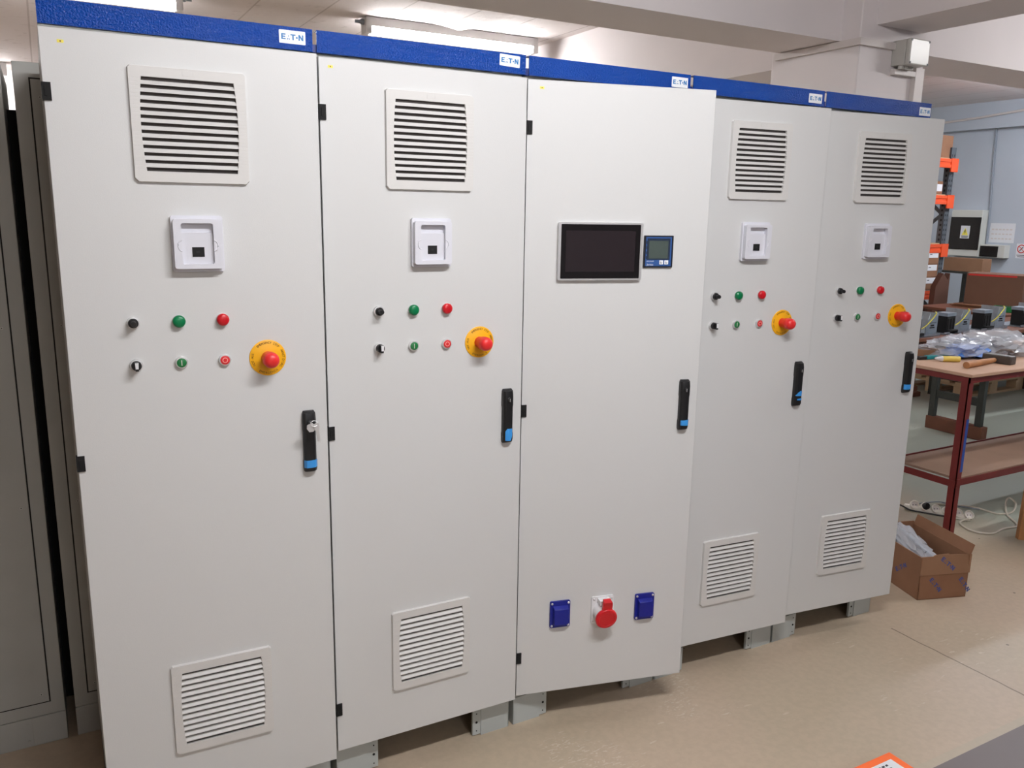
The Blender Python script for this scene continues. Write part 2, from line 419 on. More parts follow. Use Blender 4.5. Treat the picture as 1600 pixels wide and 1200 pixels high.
lamp(-.87, 7.15, 'far lit tube lamp glimpsed at the left edge beside the old cabinets')
lamp(1.08, -1.55, 'tube lamp overhead in front of the second control cabinet, out of view', kind=1)
lamp(5.25, -.7, 'unseen tube lamp added to brighten the column, between column and workbench', kind=0)  # fill lamp, added to light the column front
lamp(7.0, .1, 'unseen tube lamp added to brighten the right bay, between workbench and wall', kind=2)  # added out of view to lift the dim right bay
lamp(7.95, 2.2, 'tube lamp added to brighten the right wall, hidden behind the cross beam', kind=2)  # added behind the beam to light the right wall
lamp(6.3, 5.4, 'unseen tube lamp added to brighten the far bay, behind the pallet rack', kind=2)  # another unseen fill lamp added for the far bay wall
lamp(.6, -5.2, 'tube lamp far behind the camera, out of view', kind=1)

# ================================================================= control cabinets
W = .6; ZB, ZT = .1227, 2.0789
DOORS = [(0, 0, -.0293), (.6127, .0142, -.0110), (1.2242, .0245, -.2362), (1.8288, .0300, -.0830), (2.4314, .0287, -.1177)]
UC = [.2973, .3014, .3, .3005, .3107]
def grille_mesh():
    h = .127; mb = MB(); cz = 0
    chamf = [(-h+.008, -h), (h-.008, -h), (h, -h+.008), (h, h-.005), (h-.005, h), (-h+.005, h), (-h, h-.005), (-h, -h+.008)]
    n = 13; zt = .1045; zb = -.1035; pitch = (zt-zb)/(n-.45)
    def hw(z): return .1005+.0065*(1-(z/.105)**2)
    # frame: outer rim as strips around the bulged opening
    K = 18; zs = [zb+(zt-zb)*k/K for k in range(K+1)]
    yo, yi = -.0085, -.0008
    left = [(-hw(z), z) for z in zs]; right = [(hw(z), z) for z in zs]
    def face(poly): mb.add([(x, yo, z) for x, z in poly], [list(range(len(poly)))], 0)
    face([(-h+.008, -h), (h-.008, -h), (h, -h+.008), (h, zb), right[0], left[0], (-h, zb), (-h, -h+.008)])
    face([(-h, zt), left[-1], right[-1], (h, zt), (h, h-.005), (h-.005, h), (-h+.005, h), (-h, h-.005)])
    for k in range(K):
        face([(-h, zs[k]), left[k], left[k+1], (-h, zs[k+1])]); face([right[k], (h, zs[k]), (h, zs[k+1]), right[k+1]])
        for side in (left, right):
            (xa, za), (xb, zc) = side[k], side[k+1]
            mb.add([(xa, yo, za), (xa, yi, za), (xb, yi, zc), (xb, yo, zc)], [(0, 1, 2, 3)], 0)
    for z in (zb, zt):
        mb.add([(-hw(z), yo, z), (hw(z), yo, z), (hw(z), yi, z), (-hw(z), yi, z)], [(0, 1, 2, 3)], 0)
    m = len(chamf)
    mb.add([(x, yo, z) for x, z in chamf]+[(x*1.012, 0, z*1.012) for x, z in chamf], [(i, (i+1) % m, (i+1) % m+m, i+m) for i in range(m)], 0)
    # slats
    for k in range(n-1):
        z = zt-.0030-pitch*(k+.57); x = hw(z)+.001
        vs = [(sx*x, y, z+dz) for sx in (-1, 1) for y, dz in ((-.0009, .0052), (-.0088, -.0022), (-.0088, -.0046), (-.0009, .0022))]
        mb.add(vs, [(0, 1, 5, 4), (1, 2, 6, 5), (2, 3, 7, 6), (3, 0, 4, 7)], 0)
    # clip at the top edge
    for a in ((-.012, .012, .1115, .1125), (-.012, -.0112, .1115, .1215), (.0112, .012, .1115, .1215)):
        mb.box(a[0], a[1], yo-.0007, yo+.001, a[2], a[3], 0)
    mb.box(-.0112, .0112, yo-.0003, yo+.001, .1125, .1215, 0)
    g = mb.mesh('filter_grille', ['grille'])
    f = MB(); f.box(-.108, .108, -.0012, -.0004, -.106, .107)
    return g, f.mesh('filter_mat', ['filter'])
GRM, GFM = grille_mesh()
def holder_meshes():
    o = MB(); o.prism(rrect(-.0588, .0588, -.0665, .0665, .006), -.010, -.0002)
    base = o.mesh('display_holder', ['holder'])
    b = MB(); ow = rrect(-.0555, .0545, -.0585, .0585, .007); iw = rrect(-.0375, .0345, -.0475, .0485, .005)
    ringplate(b, ow, iw, -.026, -.0098)
    b.prism(rrect(-.0375, .0345, -.0475, .0265, .002), -.0165, -.0096, 0)
    for sx, cx in ((-1, -.0375), (1, .0345)):
        pts = [(cx+sx*.009*math.cos(R(a)), -.0268+.0008, -.004+.0125*math.sin(R(a))) for a in range(-90, 91, 15)]
        b.tube(pts, .0013, 6)
    body = b.mesh('holder_body', ['holder'])
    p = MB(); p.box(-.014, .0135, -.0174, -.0160, -.0225, .0005); p.box(-.005, .003, -.0178, -.017, -.013, -.008, 1)
    return base, body, p.mesh('connector_socket', ['blackm', 'rackh'])
HB, HBODY, HCON = holder_meshes()
def lm(name, prof, mats, n=32, mis=None):
    return MB().lathe(prof, n, mis=mis).mesh(name, mats)
BEZ = lm('bezel', [(.0148, -.0002), (.0148, .006), (.0136, .0085), (.0116, .0088), (.0114, .0062)], ['steel'])
KNOB1 = lm('pot_knob', [(.0112, .006), (.0112, .015), (.0098, .0165), (.0066, .0168), (.0066, .031), (.0058, .0325)], ['black'])
def sel_mesh():
    m = MB().lathe([(.0114, .006), (.0114, .0175), (.0102, .0195)], 32, mi=0)
    m.prism([(-.0034, -.0105), (.0034, -.0105), (.0042, .0105), (-.0042, .0105)], -.031, -.0190, 0)
    m.prism([(-.0032, -.005), (.0032, -.005), (.004, .010), (-.004, .010)], -.0318, -.0308, 1)
    return m.mesh('selector_knob', ['black', 'white'])
SEL = sel_mesh()
def lens(name, m): return lm(name, [(.0145, .003), (.0150, .0105), (.0140, .0135), (.0105, .0158), (.005, .0168), (.001, .017)], [m])
LG, LR = lens('green_lens', 'green'), lens('red_lens', 'red')
LBASE = lm('lens_base', [(.0150, -.0002), (.0150, .0035)], ['steel'])
def startm():
    m = MB().lathe([(.0112, .005), (.0112, .0092), (.0104, .0098)], 32)
    m.box(-.0007, .0007, -.0103, -.0095, -.0066, .0066, 1); return m.mesh('start_button', ['greenb', 'mark'])
def stopm():
    m = MB().lathe([(.0112, .005), (.0112, .0092), (.0104, .0098)], 32)
    o = [(.0066*math.cos(2*math.pi*k/28), .0066*math.sin(2*math.pi*k/28)) for k in range(28)]
    ringplate(m, o, [(x*.74, z*.74) for x, z in o], -.0103, -.0095, 1); return m.mesh('stop_button', ['redb', 'pinkmark'])
STA, STO = startm(), stopm()
def estop():
    p = MB().lathe([(.0460, -.0002), (.0460, .0024), (.0452, .003)], 56)
    y = -.0034
    ring_text(p, 'EMERGENCY STOP', .0362, .0082, 88, 84, y, 1)
    ring_text(p, "ARRET D'URG", .0362, .0082, -5, 62, y, 1)
    ring_text(p, 'NOT-AUS', .0362, .0082, 184, 42, y, 1)
    ring_text(p, 'EMERGENZA', .0362, .0082, 270, 66, y, 1, True)
    c = p.mesh('warning_plate', ['yellow', 'ochre'])
    h = lm('mushroom_head', [(.0165, .0028), (.0165, .020), (.0198, .026), (.0202, .045), (.0192, .051), (.0158, .0565), (.0095, .0598), (.002, .0610)], ['estop'], 40)
    return c, h
ESP, ESH = estop()
def handle_meshes():
    z0, z1 = 1.0135, 1.1815; zc = (z0+z1)/2
    b = MB(); hh = (z1-z0)/2
    sec = [(-.0172, 0), (-.0172, .012), (-.012, .0195), (0, .0215), (.012, .0195), (.0172, .012), (.0172, 0)]
    lv = [(-hh, .35, .8), (-hh+.004, .8, .95), (-hh+.012, 1, 1), (-hh+.03, 1, 1), (-hh+.035, 1, .93), (.028, 1, .93), (.034, 1, 1), (hh-.02, 1, 1), (hh-.006, .85, .97), (hh, .45, .8)]
    vs = []; k = len(sec)
    for z, dy, dx in lv: vs += [(x*dx, -y*dy-.0002, z) for x, y in sec]
    fs = [(i*k+j, i*k+j+1, (i+1)*k+j+1, (i+1)*k+j) for i in range(len(lv)-1) for j in range(k-1)]
    fs += [list(range(k)), [(len(lv)-1)*k+j for j in range(k)]]
    b.add(vs, fs, 0, True)
    body = b.mesh('door_handle', ['black'], 30)
    c = MB().lathe([(.0085, .018), (.0085, .0235), (.0075, .0242)], 24); c.box(-.0009, .0009, -.0247, -.024, -.005, .005, 1)
    return body, c.mesh('lock_cylinder', ['black', 'steel'])
HDM, HLM = handle_meshes()
def key_mesh():
    m = MB(); m.T = Matrix.Translation((0, -.025, 0))
    m.box(-.0010, .0010, -.02, .0, -.004, .004, 0)
    m.T = Matrix.Translation((-.004, -.047, -.004)) @ Matrix.Rotation(R(-24), 4, 'Y')
    m.prism([(-.0095+.0, -.009), (0, -.0125), (.0095, -.009), (.0115, .002), (.007, .0105), (-.007, .0105), (-.0115, .002)], -.0011, .0011)
    m.T = Matrix.Translation((.010, -.050, -.006)) @ Matrix.Rotation(R(-8), 4, 'Y')
    m.prism([(-.0065, .012), (.006, .014), (.0075, .0), (.0035, -.010), (.0035, -.034), (.0, -.041), (-.0035, -.036), (-.0035, -.010), (-.0075, .0)], -.001, .001)
    m.T = Matrix.Identity(4)
    m.tube([(.004+.009*math.cos(R(a)), -.0485+.003*math.sin(R(a)), .006+.007*math.sin(R(a))) for a in range(0, 361, 30)], .0008, 6)
    return m.mesh('key', ['steel'])
KEYM = key_mesh()
def tape(strips):
    "protective tape lying over the curved front of a handle; strips of (x, bottom, top) stations"
    m = MB()
    def fy(x):
        x = abs(x)
        return .0215-x/.012*.002 if x < .012 else .0195-(x-.012)/.0052*.0075
    for st in strips:
        pts = []
        for (xa, ba, ta), (xb, bb, tb) in zip(st, st[1:]):
            for k in range(6):
                t = k/6; pts.append((xa+(xb-xa)*t, ba+(bb-ba)*t, ta+(tb-ta)*t))
        pts.append(st[-1]); n = len(pts); vs = []
        for off in (.0010, -.0003):
            vs += [(x*1.02, -fy(x)-off, b) for x, b, t in pts]+[(x*1.02, -fy(x)-off, t) for x, b, t in pts]
        fs = []
        for k in range(n-1):
            fs += [(k, k+1, n+k+1, n+k), (2*n+k, 3*n+k, 3*n+k+1, 2*n+k+1), (k, 2*n+k, 2*n+k+1, k+1), (n+k, n+k+1, 3*n+k+1, 3*n+k)]
        fs += [(0, n, 3*n, 2*n), (n-1, 3*n-1, 4*n-1, 2*n-1)]
        m.add(vs, fs)
    return m.mesh('tape_patch', ['tape'])
HU, HZ = .549, 1.0975
TAPES = [tape([[(-.0172, -.070, -.0495), (.0172, -.069, -.0485)]]),
         tape([[(-.012, -.0735, -.045), (-.006, -.0745, -.037), (.006, -.075, -.0375), (.0105, -.060, -.038)]]),
         tape([[(-.013, -.066, -.0495), (.0172, -.067, -.0475)]]),
         tape([[(-.014, -.0425, -.040), (-.004, -.043, -.028), (.004, -.0435, -.0245), (.0172, -.0445, -.0265)], [(-.008, -.059, -.0540), (.0165, -.060, -.0515)]]),
         tape([[(-.0172, -.068, -.0475), (.0172, -.067, -.0475)]])]
def hinge_mesh():
    m = MB(); m.box(-.003, .0155, -.004, .012, -.019, .019, 0); m.box(.003, .0085, -.006, -.004, -.010, .010, 0); m.box(.0105, .0115, -.0046, -.004, -.017, .017, 0)
    return m.mesh('hinge', ['blackm'])
HIN = hinge_mesh()
def door_mesh():
    m = MB(); m.box(0, W, 0, .002, ZB, ZT)
    m.box(0, .002, 0, .022, ZB, ZT); m.box(W-.002, W, 0, .022, ZB, ZT)
    m.box(0, W, 0, .022, ZB, ZB+.002); m.box(0, W, 0, .022, ZT-.002, ZT)
    m.box(.03, .06, .002, .016, ZB+.1, ZT-.1); m.box(W-.06, W-.03, .002, .016, ZB+.1, ZT-.1)
    return m.mesh('door', ['paint'])
DOM = door_mesh()
STK = MB().prism(rrect(-.0065, .0065, -.0032, .0032, .0008), -.0006, -.0001).lathe([(.0016, .0004), (.0016, .0009)], 10, mi=1).mesh('sticker', ['stick', 'ochre'])
def body_mesh():
    x0, x1, y0, y1, z0, z1 = .001, .600, .034, .59, .104, 2.088
    m = MB()
    m.box(x0, x0+.004, y0, y1, z0, z1); m.box(x1-.004, x1, y0, y1, z0, z1); m.box(x0, x1, y1-.004, y1, z0, z1)
    m.box(x0, x1, y0, y1, z1-.004, z1); m.box(x0, x1, y0, y1, z0, z0+.004)
    for a in ((x0, x0+.03, z0, z1), (x1-.03, x1, z0, z1), (x0, x1, z0, z0+.03), (x0, x1, z1-.03, z1)):
        m.box(a[0], a[1], y0, y0+.02, a[2], a[3])
    m.box(x0+.05, x1-.05, y1-.06, y1-.056, z0+.08, z1-.08, 1)
    return m.mesh('cabinet_body', ['frame', 'zinc'])
BOM = body_mesh()
def trim_mesh():
    m = MB(); m.box(.001, .594, .0, .004, 2.090, 2.143); m.box(.001, .594, .004, .026, 2.1405, 2.143); m.box(.001, .594, .004, .05, 2.090, 2.093)
    t1 = m.mesh('top_trim', ['blue', 'bluein'])
    m.box(-.0115, .002, .006, .026, 2.0895, 2.109, 1)
    t = (t1, m.mesh('top_trim', ['blue', 'bluein']))
    b = MB(); b.prism(rrect(-.0325, .0325, -.0155, .0155, .002), -.0012, -.0001)
    logo(b, -.0272, -.0066, .0134, -.0012, 1)
    return t, b.mesh('badge', ['badge', 'logo'])
TRM, BAM = trim_mesh()
def foot_mesh(mirror):
    m = MB(); s = -1 if mirror else 1
    def bx(a, b, *r):
        a, b = sorted((a*s, b*s)); m.box(a, b, *r)
    bx(0, .104, 0, .003, 0, .0985); bx(.104, .133, .003, .006, .004, .094); bx(0, .003, 0, .10, 0, .0985); bx(0, .133, .003, .10, .094, .0975)
    bx(.130, .133, .003, .012, .004, .094)
    for z, r in ((.080, .0022), (.049, .0040), (.018, .0022)):
        m.T = Matrix.Translation((s*.119, .003, z)); m.lathe([(r, .0), (r, .0012)], 12, mi=1); m.T = Matrix.Identity(4)
    return m.mesh('plinth_foot', ['plinth', 'blackm'])
FL_, FR_ = foot_mesh(False), foot_mesh(True)
PLB = MB().box(0, .6, .55, .556, 0, .1).box(0, .004, .1, .55, 0, .1).box(.596, .6, .1, .55, 0, .1).mesh('plinth_panel', ['blackm'])  # matt black puts the deep shade under the cabinets into the panel colour
CABL = ['light grey control cabinet with a key hanging in its handle, leftmost of the row',
        'light grey control cabinet between the keyed one and the touchscreen one',
        'light grey control cabinet with touchscreen, small meter and red and blue sockets',
        'light grey control cabinet directly right of the touchscreen one',
        'light grey control cabinet at the right end, beside the open cardboard box']
for i, (dx, dy, da) in enumerate(DOORS):
    px, py = dx+.3, .31
    t = thing('control_cabinet', CABL[i], 'control cabinet', (px, py, 0), 0, 'control cabinets standing in a row')
    def dl(u, v, d=0):       # point on the door -> cabinet space
        return (dx+u*math.cos(da)+d*math.sin(da)-px, dy+u*math.sin(da)-d*math.cos(da)-py, v)
    def fit(name, me, u, v, label=None): return link(name, me, t, dl(u, v), da, label)
    def sub(name, me, par, label=None, loc=(0, 0, 0)): return link(name, me, par, loc, 0, label)
    link('cabinet_body', BOM, t, (dx-px, dy*.4-py+.0, 0))
    link('plinth_foot', FL_, t, (dx+.004-px, .0485-py, 0)); link('plinth_foot', FR_, t, (dx+.598-px, .0485-py, 0))
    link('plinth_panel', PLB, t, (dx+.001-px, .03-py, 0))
    tx = dx+(0, .001, .006, .011, .024)[i]; tw = (1.017, 1.02, 1.005, 1.015, .981)[i]
    tr = link('top_trim', TRM[i > 0], t, (tx-px, .030-py, 0), 0, 'blue hammered paint header'); tr.scale = (tw, 1, 1)
    bx = (.5535, 1.167, 1.783, 2.397, 3.001)[i]
    bd = link('badge', BAM, tr, ((bx-tx)/tw, 0, (2.119, 2.1225, 2.1165, 2.114, 2.111)[i]), 0, 'white badge with blue logo'); bd.scale = (1/tw, 1, 1)
    if i == 1: bd.rotation_euler = (0, R(2.5), 0)
    link('door', DOM, t, dl(0, 0), da, bevel=.0012)
    for z in (1.9455, 1.1015, .2595): fit('hinge', HIN, 0, z)
    if i < 3: fit('sticker', STK, (.0414, .0303, .043)[i], (2.0515, 2.0567, 2.0568)[i], 'small yellow sticker')
    hd = fit('door_handle', HDM, HU, HZ, 'black plastic handle')
    lk = sub('lock_cylinder', HLM, hd, None, (0, 0, .052))
    sub('tape_patch', TAPES[i], hd, 'strip of blue protective tape')
    if i == 0: sub('key', KEYM, hd, 'pair of silver keys', (0, 0, .052))
    if i == 2: continue
    u = UC[i]
    for v, lab in ((1.8872, 'upper vent grille'), (.4025, 'lower vent grille')):
        g = fit('filter_grille', GRM, u-(.001 if v < 1 else 0), v, lab); sub('filter_mat', GFM, g)
    hl = fit('display_holder', HB, u, 1.6178); sub('holder_body', HBODY, hl); sub('connector_socket', HCON, hl, 'small black socket', (-.0005, 0, -.008))
    ub = u-.0534; s_ = .1014; z1, z2 = 1.4327, 1.3310
    k = fit('potentiometer', BEZ, ub-s_, z1, 'silver ring with black turning knob'); sub('knob', KNOB1, k)
    k = fit('selector_switch', BEZ, ub-s_, z2, 'silver ring with black and white switch lever'); sub('selector_knob', SEL, k)
    k = fit('indicator_lamp', LBASE, ub, z1, 'green pilot light'); sub('lens', LG, k)
    k = fit('indicator_lamp', LBASE, ub+s_, z1, 'red pilot light'); sub('lens', LR, k)
    k = fit('push_button', BEZ, ub, z2, 'green start button'); sub('button_cap', STA, k)
    k = fit('push_button', BEZ, ub+s_, z2, 'red stop button'); sub('button_cap', STO, k)
    k = fit('emergency_stop', ESP, u+.1537, 1.3295, 'yellow round plate with red mushroom button'); sub('mushroom_head', ESH, k)
# fittings of the touchscreen cabinet
i = 2; dx, dy, da = DOORS[2]; px, py = dx+.3, .31
t3 = [o for o in COL.objects if o.get('label') == CABL[2]][0]
def fit3(name, me, u, v, label=None):
    return link(name, me, t3, (dx+u*math.cos(da)-px, dy+u*math.sin(da)-py, v), da, label)
m = MB(); ow = rrect(-.1363, .1363, -.0870, .0870, .006); iw = rrect(-.1285, .1285, -.0815, .0815, .002)
ringplate(m, ow, iw, -.0115, -.0002)
hm = fit3('touchscreen', m.mesh('touchscreen', ['bezel']), .2386, 1.5910, 'black touchscreen in aluminium bezel')
m = MB(); m.box(-.129, .129, -.0105, -.0003, -.082, .082); link('screen_glass', m.mesh('screen_glass', ['glass']), hm)
m = MB(); m.box(-.112, .112, -.0108, -.0104, -.0605, .0625); link('display_area', m.mesh('display_area', ['disp']), hm)
m = MB(); m.prism(rrect(-.049, .049, -.049, .049, .002), -.0065, -.0002); 
mt = fit3('power_meter', m.mesh('power_meter', ['meterb']), .4320, 1.5918, 'small square meter with blue face')
m = MB(); y = -.0068
m.box(-.0435, .0435, y, -.006, -.0445, .0445, 0); m.box(-.0425+.003, .0385, y-.0002, -.006, -.0255, .0405, 1)
m.box(-.033, .032, y-.0004, -.006, -.0215, .0330, 2)
for z in (.028, .012, -.004, -.018): m.box(-.0425, -.035, y-.0004, -.006, z-.0045, z+.0045, 1)
for x in (.0105, .0275): m.prism(rrect(x-.0065, x+.0065, -.0395, -.0268, .001), y-.0008, -.006, 3)
for x in (.0105, .0275):
    m.box(x-.003, x+.002, y-.001, y-.0006, -.0365, -.0355, 4); m.box(x-.003, x-.002, y-.001, y-.0006, -.0365, -.030, 4); m.box(x-.003, x+.003, y-.001, y-.0006, -.0335, -.0325, 4)
put_text(m, 'Janitza', .0085, -.027, -.0425, y-.0003, 3); put_text(m, 'UMG 96 RM', .0048, -.027, -.0315, y-.0003, 3)
link('meter_face', m.mesh('meter_face', ['meterf', 'meterd', 'lcd', 'badge', 'print']), mt)
def blue_socket(u, v):
    m = MB(); m.prism(rrect(-.0348, .0348, -.0465, .0465, .005), -.007, -.0002)
    s = fit3('power_socket', m.mesh('power_socket', ['sock']), u, v, 'blue socket with closed flap')
    l = MB(); a, b, c, d = -.0255, .0260, -.034, .030; q = .006
    l.add([(a, -.007, c), (b, -.007, c), (b, -.007, d), (a, -.007, d), (a+.002, -.021, c+.001), (b-.001, -.021, c+.001), (b-.001, -.021, d-.008), (a+.002, -.021, d-.008)],
          [(0, 1, 5, 4), (1, 2, 6, 5), (2, 3, 7, 6), (3, 0, 4, 7), (4, 5, 6, 7)])
    link('socket_flap', l.mesh('socket_flap', ['sock']), s, bevel=.0015)
    sc = MB()
    for x in (-.0285, .0285):
        for z in (-.0395, .0395):
            sc.T = Matrix.Translation((x, 0, z)); sc.lathe([(.0040, .0065), (.0040, .0085), (.0025, .0098)], 12); sc.T = Matrix.Identity(4)
            link('screw', sc.mesh('screw', ['steel']), s); sc = MB()
blue_socket(.1450, .4045); blue_socket(.4478, .3973)
m = MB(); m.prism(rrect(-.0395, .0395, -.048, .048, .006), -.005, -.0002)
rs = fit3('power_socket', m.mesh('power_socket', ['white']), .2957, .4035, 'round red three phase socket on white plate')
m = MB(); m.T = Matrix.Translation((0, 0, -.004)) @ Matrix.Rotation(R(12), 4, 'X'); m.lathe([(.036, -.002), (.034, .02), (.0335, .040)], 36)
m.T = Matrix.Identity(4); m.box(-.02, .02, -.034, -.004, .026, .044)
link('socket_collar', m.mesh('socket_collar', ['white']), rs, bevel=.001)
m = MB(); m.T = Matrix.Translation((-.002, 0, -.003)) @ Matrix.Rotation(R(12), 4, 'X')
m.lathe([(.0365, .040), (.0375, .043), (.0375, .049), (.0355, .052), (.0275, .0528), (.0265, .0518)], 40)
m.prism([(-.0165, .028), (.0165, .028), (.0155, .060), (.0120, .064), (-.0120, .064), (-.0155, .060)], -.0485, -.038)
m.prism([(-.013, .058), (.013, .058), (.013, .066), (-.013, .066)], -.050, -.028)
link('socket_lid', m.mesh('socket_lid', ['sockr']), rs, (0, 0, 0), 0, 'red hinged lid')
for x in (-.0315, .0315):
    for z in (-.039, .039):
        sc = MB(); sc.T = Matrix.Translation((x, 0, z)); sc.lathe([(.0038, .0045), (.0038, .006), (.0022, .0072)], 12)
        link('screw', sc.mesh('screw', ['steel']), rs)
# lifting eyes between the headers
for k, x in enumerate((1.826, 2.441)):
    m = MB(); m.T = Matrix.Translation((x, .05, 0)); m.box(-.0045, .0045, -.006, .006, 2.088, 2.104); m.box(-.0055, .0055, -.0015, .0015, 2.104, 2.132)
    o = link('lifting_bracket', m.mesh('lifting_bracket', ['zinc']))
    tag(o, ('galvanised bracket in the gap right of the third blue header', 'galvanised bracket in the gap left of the last blue header')[k], 'bracket')

# ================================================================= old cabinets at the left
def old_cab(x0, x1, name, label):
    t = thing('electrical_cabinet', label, 'cabinet', ((x0+x1)/2, .9, 0), 0, 'old grey cabinets standing behind the row')
    cx = (x0+x1)/2; hw = (x1-x0)/2; yf = .655-.9
    m = MB(); m.box(-hw, hw, yf+.002, .35, .1, 2.093); link('cabinet_body', m.mesh('cabinet_body', ['old']), t, bevel=.002)
    m = MB(); m.box(-hw, hw, yf+.002, .35, 0, .0985)
    link('plinth', m.mesh('plinth', ['old']), t, bevel=.001)
    for s in (-1, 1):
        m = MB(); a, b = sorted((s*hw, s*(hw-.096))); m.box(a, b, yf, yf+.002, .001, .0975); link('plinth_cover', m.mesh('plinth_cover', ['old']), t, bevel=.0008)
    for z in (.02, .078):
        m = MB(); m.T = Matrix.Translation((hw-.108, yf, z)); m.lathe([(.004, -.0021), (.004, .0)], 10); link('screw', m.mesh('screw', ['old']), t)
    if x0 > -.2: gap_shade(t, hw)
    a, b = -hw+.042, hw-.042
    m = MB(); m.box(a-.004, b+.004, yf+.001, yf+.003, .143, 2.052, 0); link('door_seam', m.mesh('door_seam', ['oldgap']), t)
    m = MB(); m.box(a, b, yf-.001, yf+.002, .147, 2.048); d = link('door', m.mesh('door', ['old']), t, bevel=.001)
    for x, z in ((a+.02, .175), (b-.02, .175), (a+.02, .80), (b-.02, .80), (a+.02, 1.35), (b-.02, 1.35), (a+.02, 2.0), (b-.02, 2.0)):
        m = MB(); m.T = Matrix.Translation((x, yf-.001, z)); m.lathe([(.0042, 0), (.0042, .0012)], 12, mi=0); m.lathe([(.0016, .0012), (.0016, .0016)], 8, mi=1)
        link('screw', m.mesh('screw', ['frame', 'oldgap']), d)
def gap_shade(t, hw):  # dark strip added to stand for the shade between the old cabinets
    m = MB(); m.box(-hw-.029, -hw+.001, .02, .05, 0, 1.985); link('gap_shade_strip', m.mesh('gap_shade_strip', ['oldgap']), t, (0, 0, 0), 0, 'dark strip added for the shade in the gap')
old_cab(-.694, -.094, 'electrical_cabinet', 'dark grey old cabinet cut by the left edge, with a joint in its plinth')
old_cab(-.0655, .5345, 'electrical_cabinet', 'dark grey old cabinet mostly hidden behind the leftmost control cabinet')

# ================================================================= column fittings
m = MB(); m.box(3.381, 3.401, .70, 1.215, 2.498, 2.529); m.box(3.381, 3.645, .68, .70, 2.498, 2.529)
tag(link('cable_trunking', m.mesh('cable_trunking', ['trunk'])), 'white trunking wrapping round the column just under the beam', 'trunking')
m = MB(); m.box(3.79, 3.855, .672, .70, 0, 2.43); tag(link('cable_trunking', m.mesh('cable_trunking', ['trunk']), bevel=.002), 'white vertical trunking running down the column below the junction box', 'trunking')
m = MB(); m.box(3.632, 3.79, .672, .70, 2.386, 2.411); tag(link('cable_trunking', m.mesh('cable_trunking', ['trunk']), bevel=.002), 'short white trunking stub just below the grey junction box', 'trunking')
jb = thing('junction_box', 'square grey plastic junction box high on the white column', 'junction box', (3.703, .65, 2.482))
m = MB(); m.box(-.0705, .0705, -.025, .05, -.0575, .0575); link('box_body', m.mesh('box_body', ['jbox']), jb, bevel=.004)
m = MB(); m.box(-.0725, .0725, -.052, -.027, -.0595, .0595); lid = link('box_lid', m.mesh('box_lid', ['jbox']), jb, bevel=.006)
for x in (-.064, .064):
    for z in (-.051, .051):
        m = MB(); m.T = Matrix.Translation((x, 0, z)); m.lathe([(.0055, .051), (.0055, .0532)], 12); link('screw', m.mesh('screw', ['black']), lid)
for k, x in enumerate((-.045, -.012, .021)):
    m = MB(); m.T = Matrix.Translation((x, .01, 0)); m.lathe([(.014, -.0715), (.014, -.057)], 14, ax='z'); link('knockout_gland', m.mesh('knockout_gland', ['jbox']), jb)

# ================================================================= cardboard box on the floor
bx_ = thing('cardboard_box', 'open cardboard box with blue printed marks on the floor beside the cabinet row', 'box', (3.32, .02, 0), R(-18))
BW, BD, ZF = .249, .40, .118
m = MB(); T_ = .004
m.box(0, BW, 0, T_, 0, ZF); m.box(0, BW, BD-T_, BD, 0, ZF+.1); m.box(0, T_, 0, BD, 0, .205); m.box(BW-T_, BW, 0, BD, 0, .205); m.box(0, BW, 0, BD, 0, T_)
h_ = .0205
logo(m, .05, .094, h_, -.0002, 1, rot=R(-48)); logo(m, .203, .088, h_, -.0002, 1, rot=R(-52))
m.T = Matrix.Rotation(R(-90), 4, 'Z'); logo(m, -.16, .07, h_, -.0002, 1, rot=R(38)); m.T = Matrix.Identity(4)
link('box_walls', m.mesh('box_walls', ['card', 'cardlogo']), bx_)
m = MB(); m.T = Matrix.Translation((0, 0, ZF)) @ Matrix.Rotation(R(-6), 4, 'X'); m.prism([(-.002, .002), (BW+.004, .002), (BW+.012, .088), (.15, .092), (.14, .097), (.07, .094), (.06, .088), (.004, .088)], -.004, 0)
logo(m, .10, .07, h_, -.0042, 1, rot=R(-40))
link('box_flap', m.mesh('box_flap', ['cardl', 'cardlogo']), bx_)
m = MB(); m.T = Matrix.Translation((BW, 0, .2)) @ Matrix.Rotation(R(18), 4, 'Y'); m.prismz([(-.004, .0), (.0, .0), (.0, .395), (-.004, .395)], 0, .055)
link('box_flap', m.mesh('box_flap', ['card']), bx_)
m = MB(); random.seed(4)
def crumple(mb, c, rad, seed, sub=3, amp=.18, fr=9, mi=0, flat=0.):
    bm = bmesh.new(); bmesh.ops.create_icosphere(bm, subdivisions=sub, radius=1)
    vs = []
    for v in bm.verts:
        n = v.co.normalized(); q = noise.noise(n*2.2+Vector((seed, 0, 0)))+.5*noise.noise(n*fr*.6+Vector((0, seed, 0)))+.35*abs(noise.noise(n*fr+Vector((0, 0, seed))))
        p = n*(1+amp*q); z = p.z*rad[2]
        if flat and z < -flat*rad[2]: z = -flat*rad[2]
        vs.append((c[0]+p.x*rad[0], c[1]+p.y*rad[1], c[2]+z))
    fs = [tuple(x.index for x in f.verts) for f in bm.faces]; bm.free()
    mb.add(vs, fs, mi, False)
m.T = Matrix.Translation((.085, .21, .175)) @ Matrix.Rotation(R(16), 4, 'X'); crumple(m, (0, 0, 0), (.072, .17, .045), 3.1, 4, .45, 12)
o = link('plastic_bag', m.mesh('plastic_bag', ['bag'])); o.location = (3.32, .02, .0); o.rotation_euler = (0, 0, R(-18))
tag(o, 'crumpled clear plastic bag lying in the open cardboard box', 'bag')
m = MB(); m.T = Matrix.Translation((3.32, .02, 0)) @ Matrix.Rotation(R(-18), 4, 'Z')
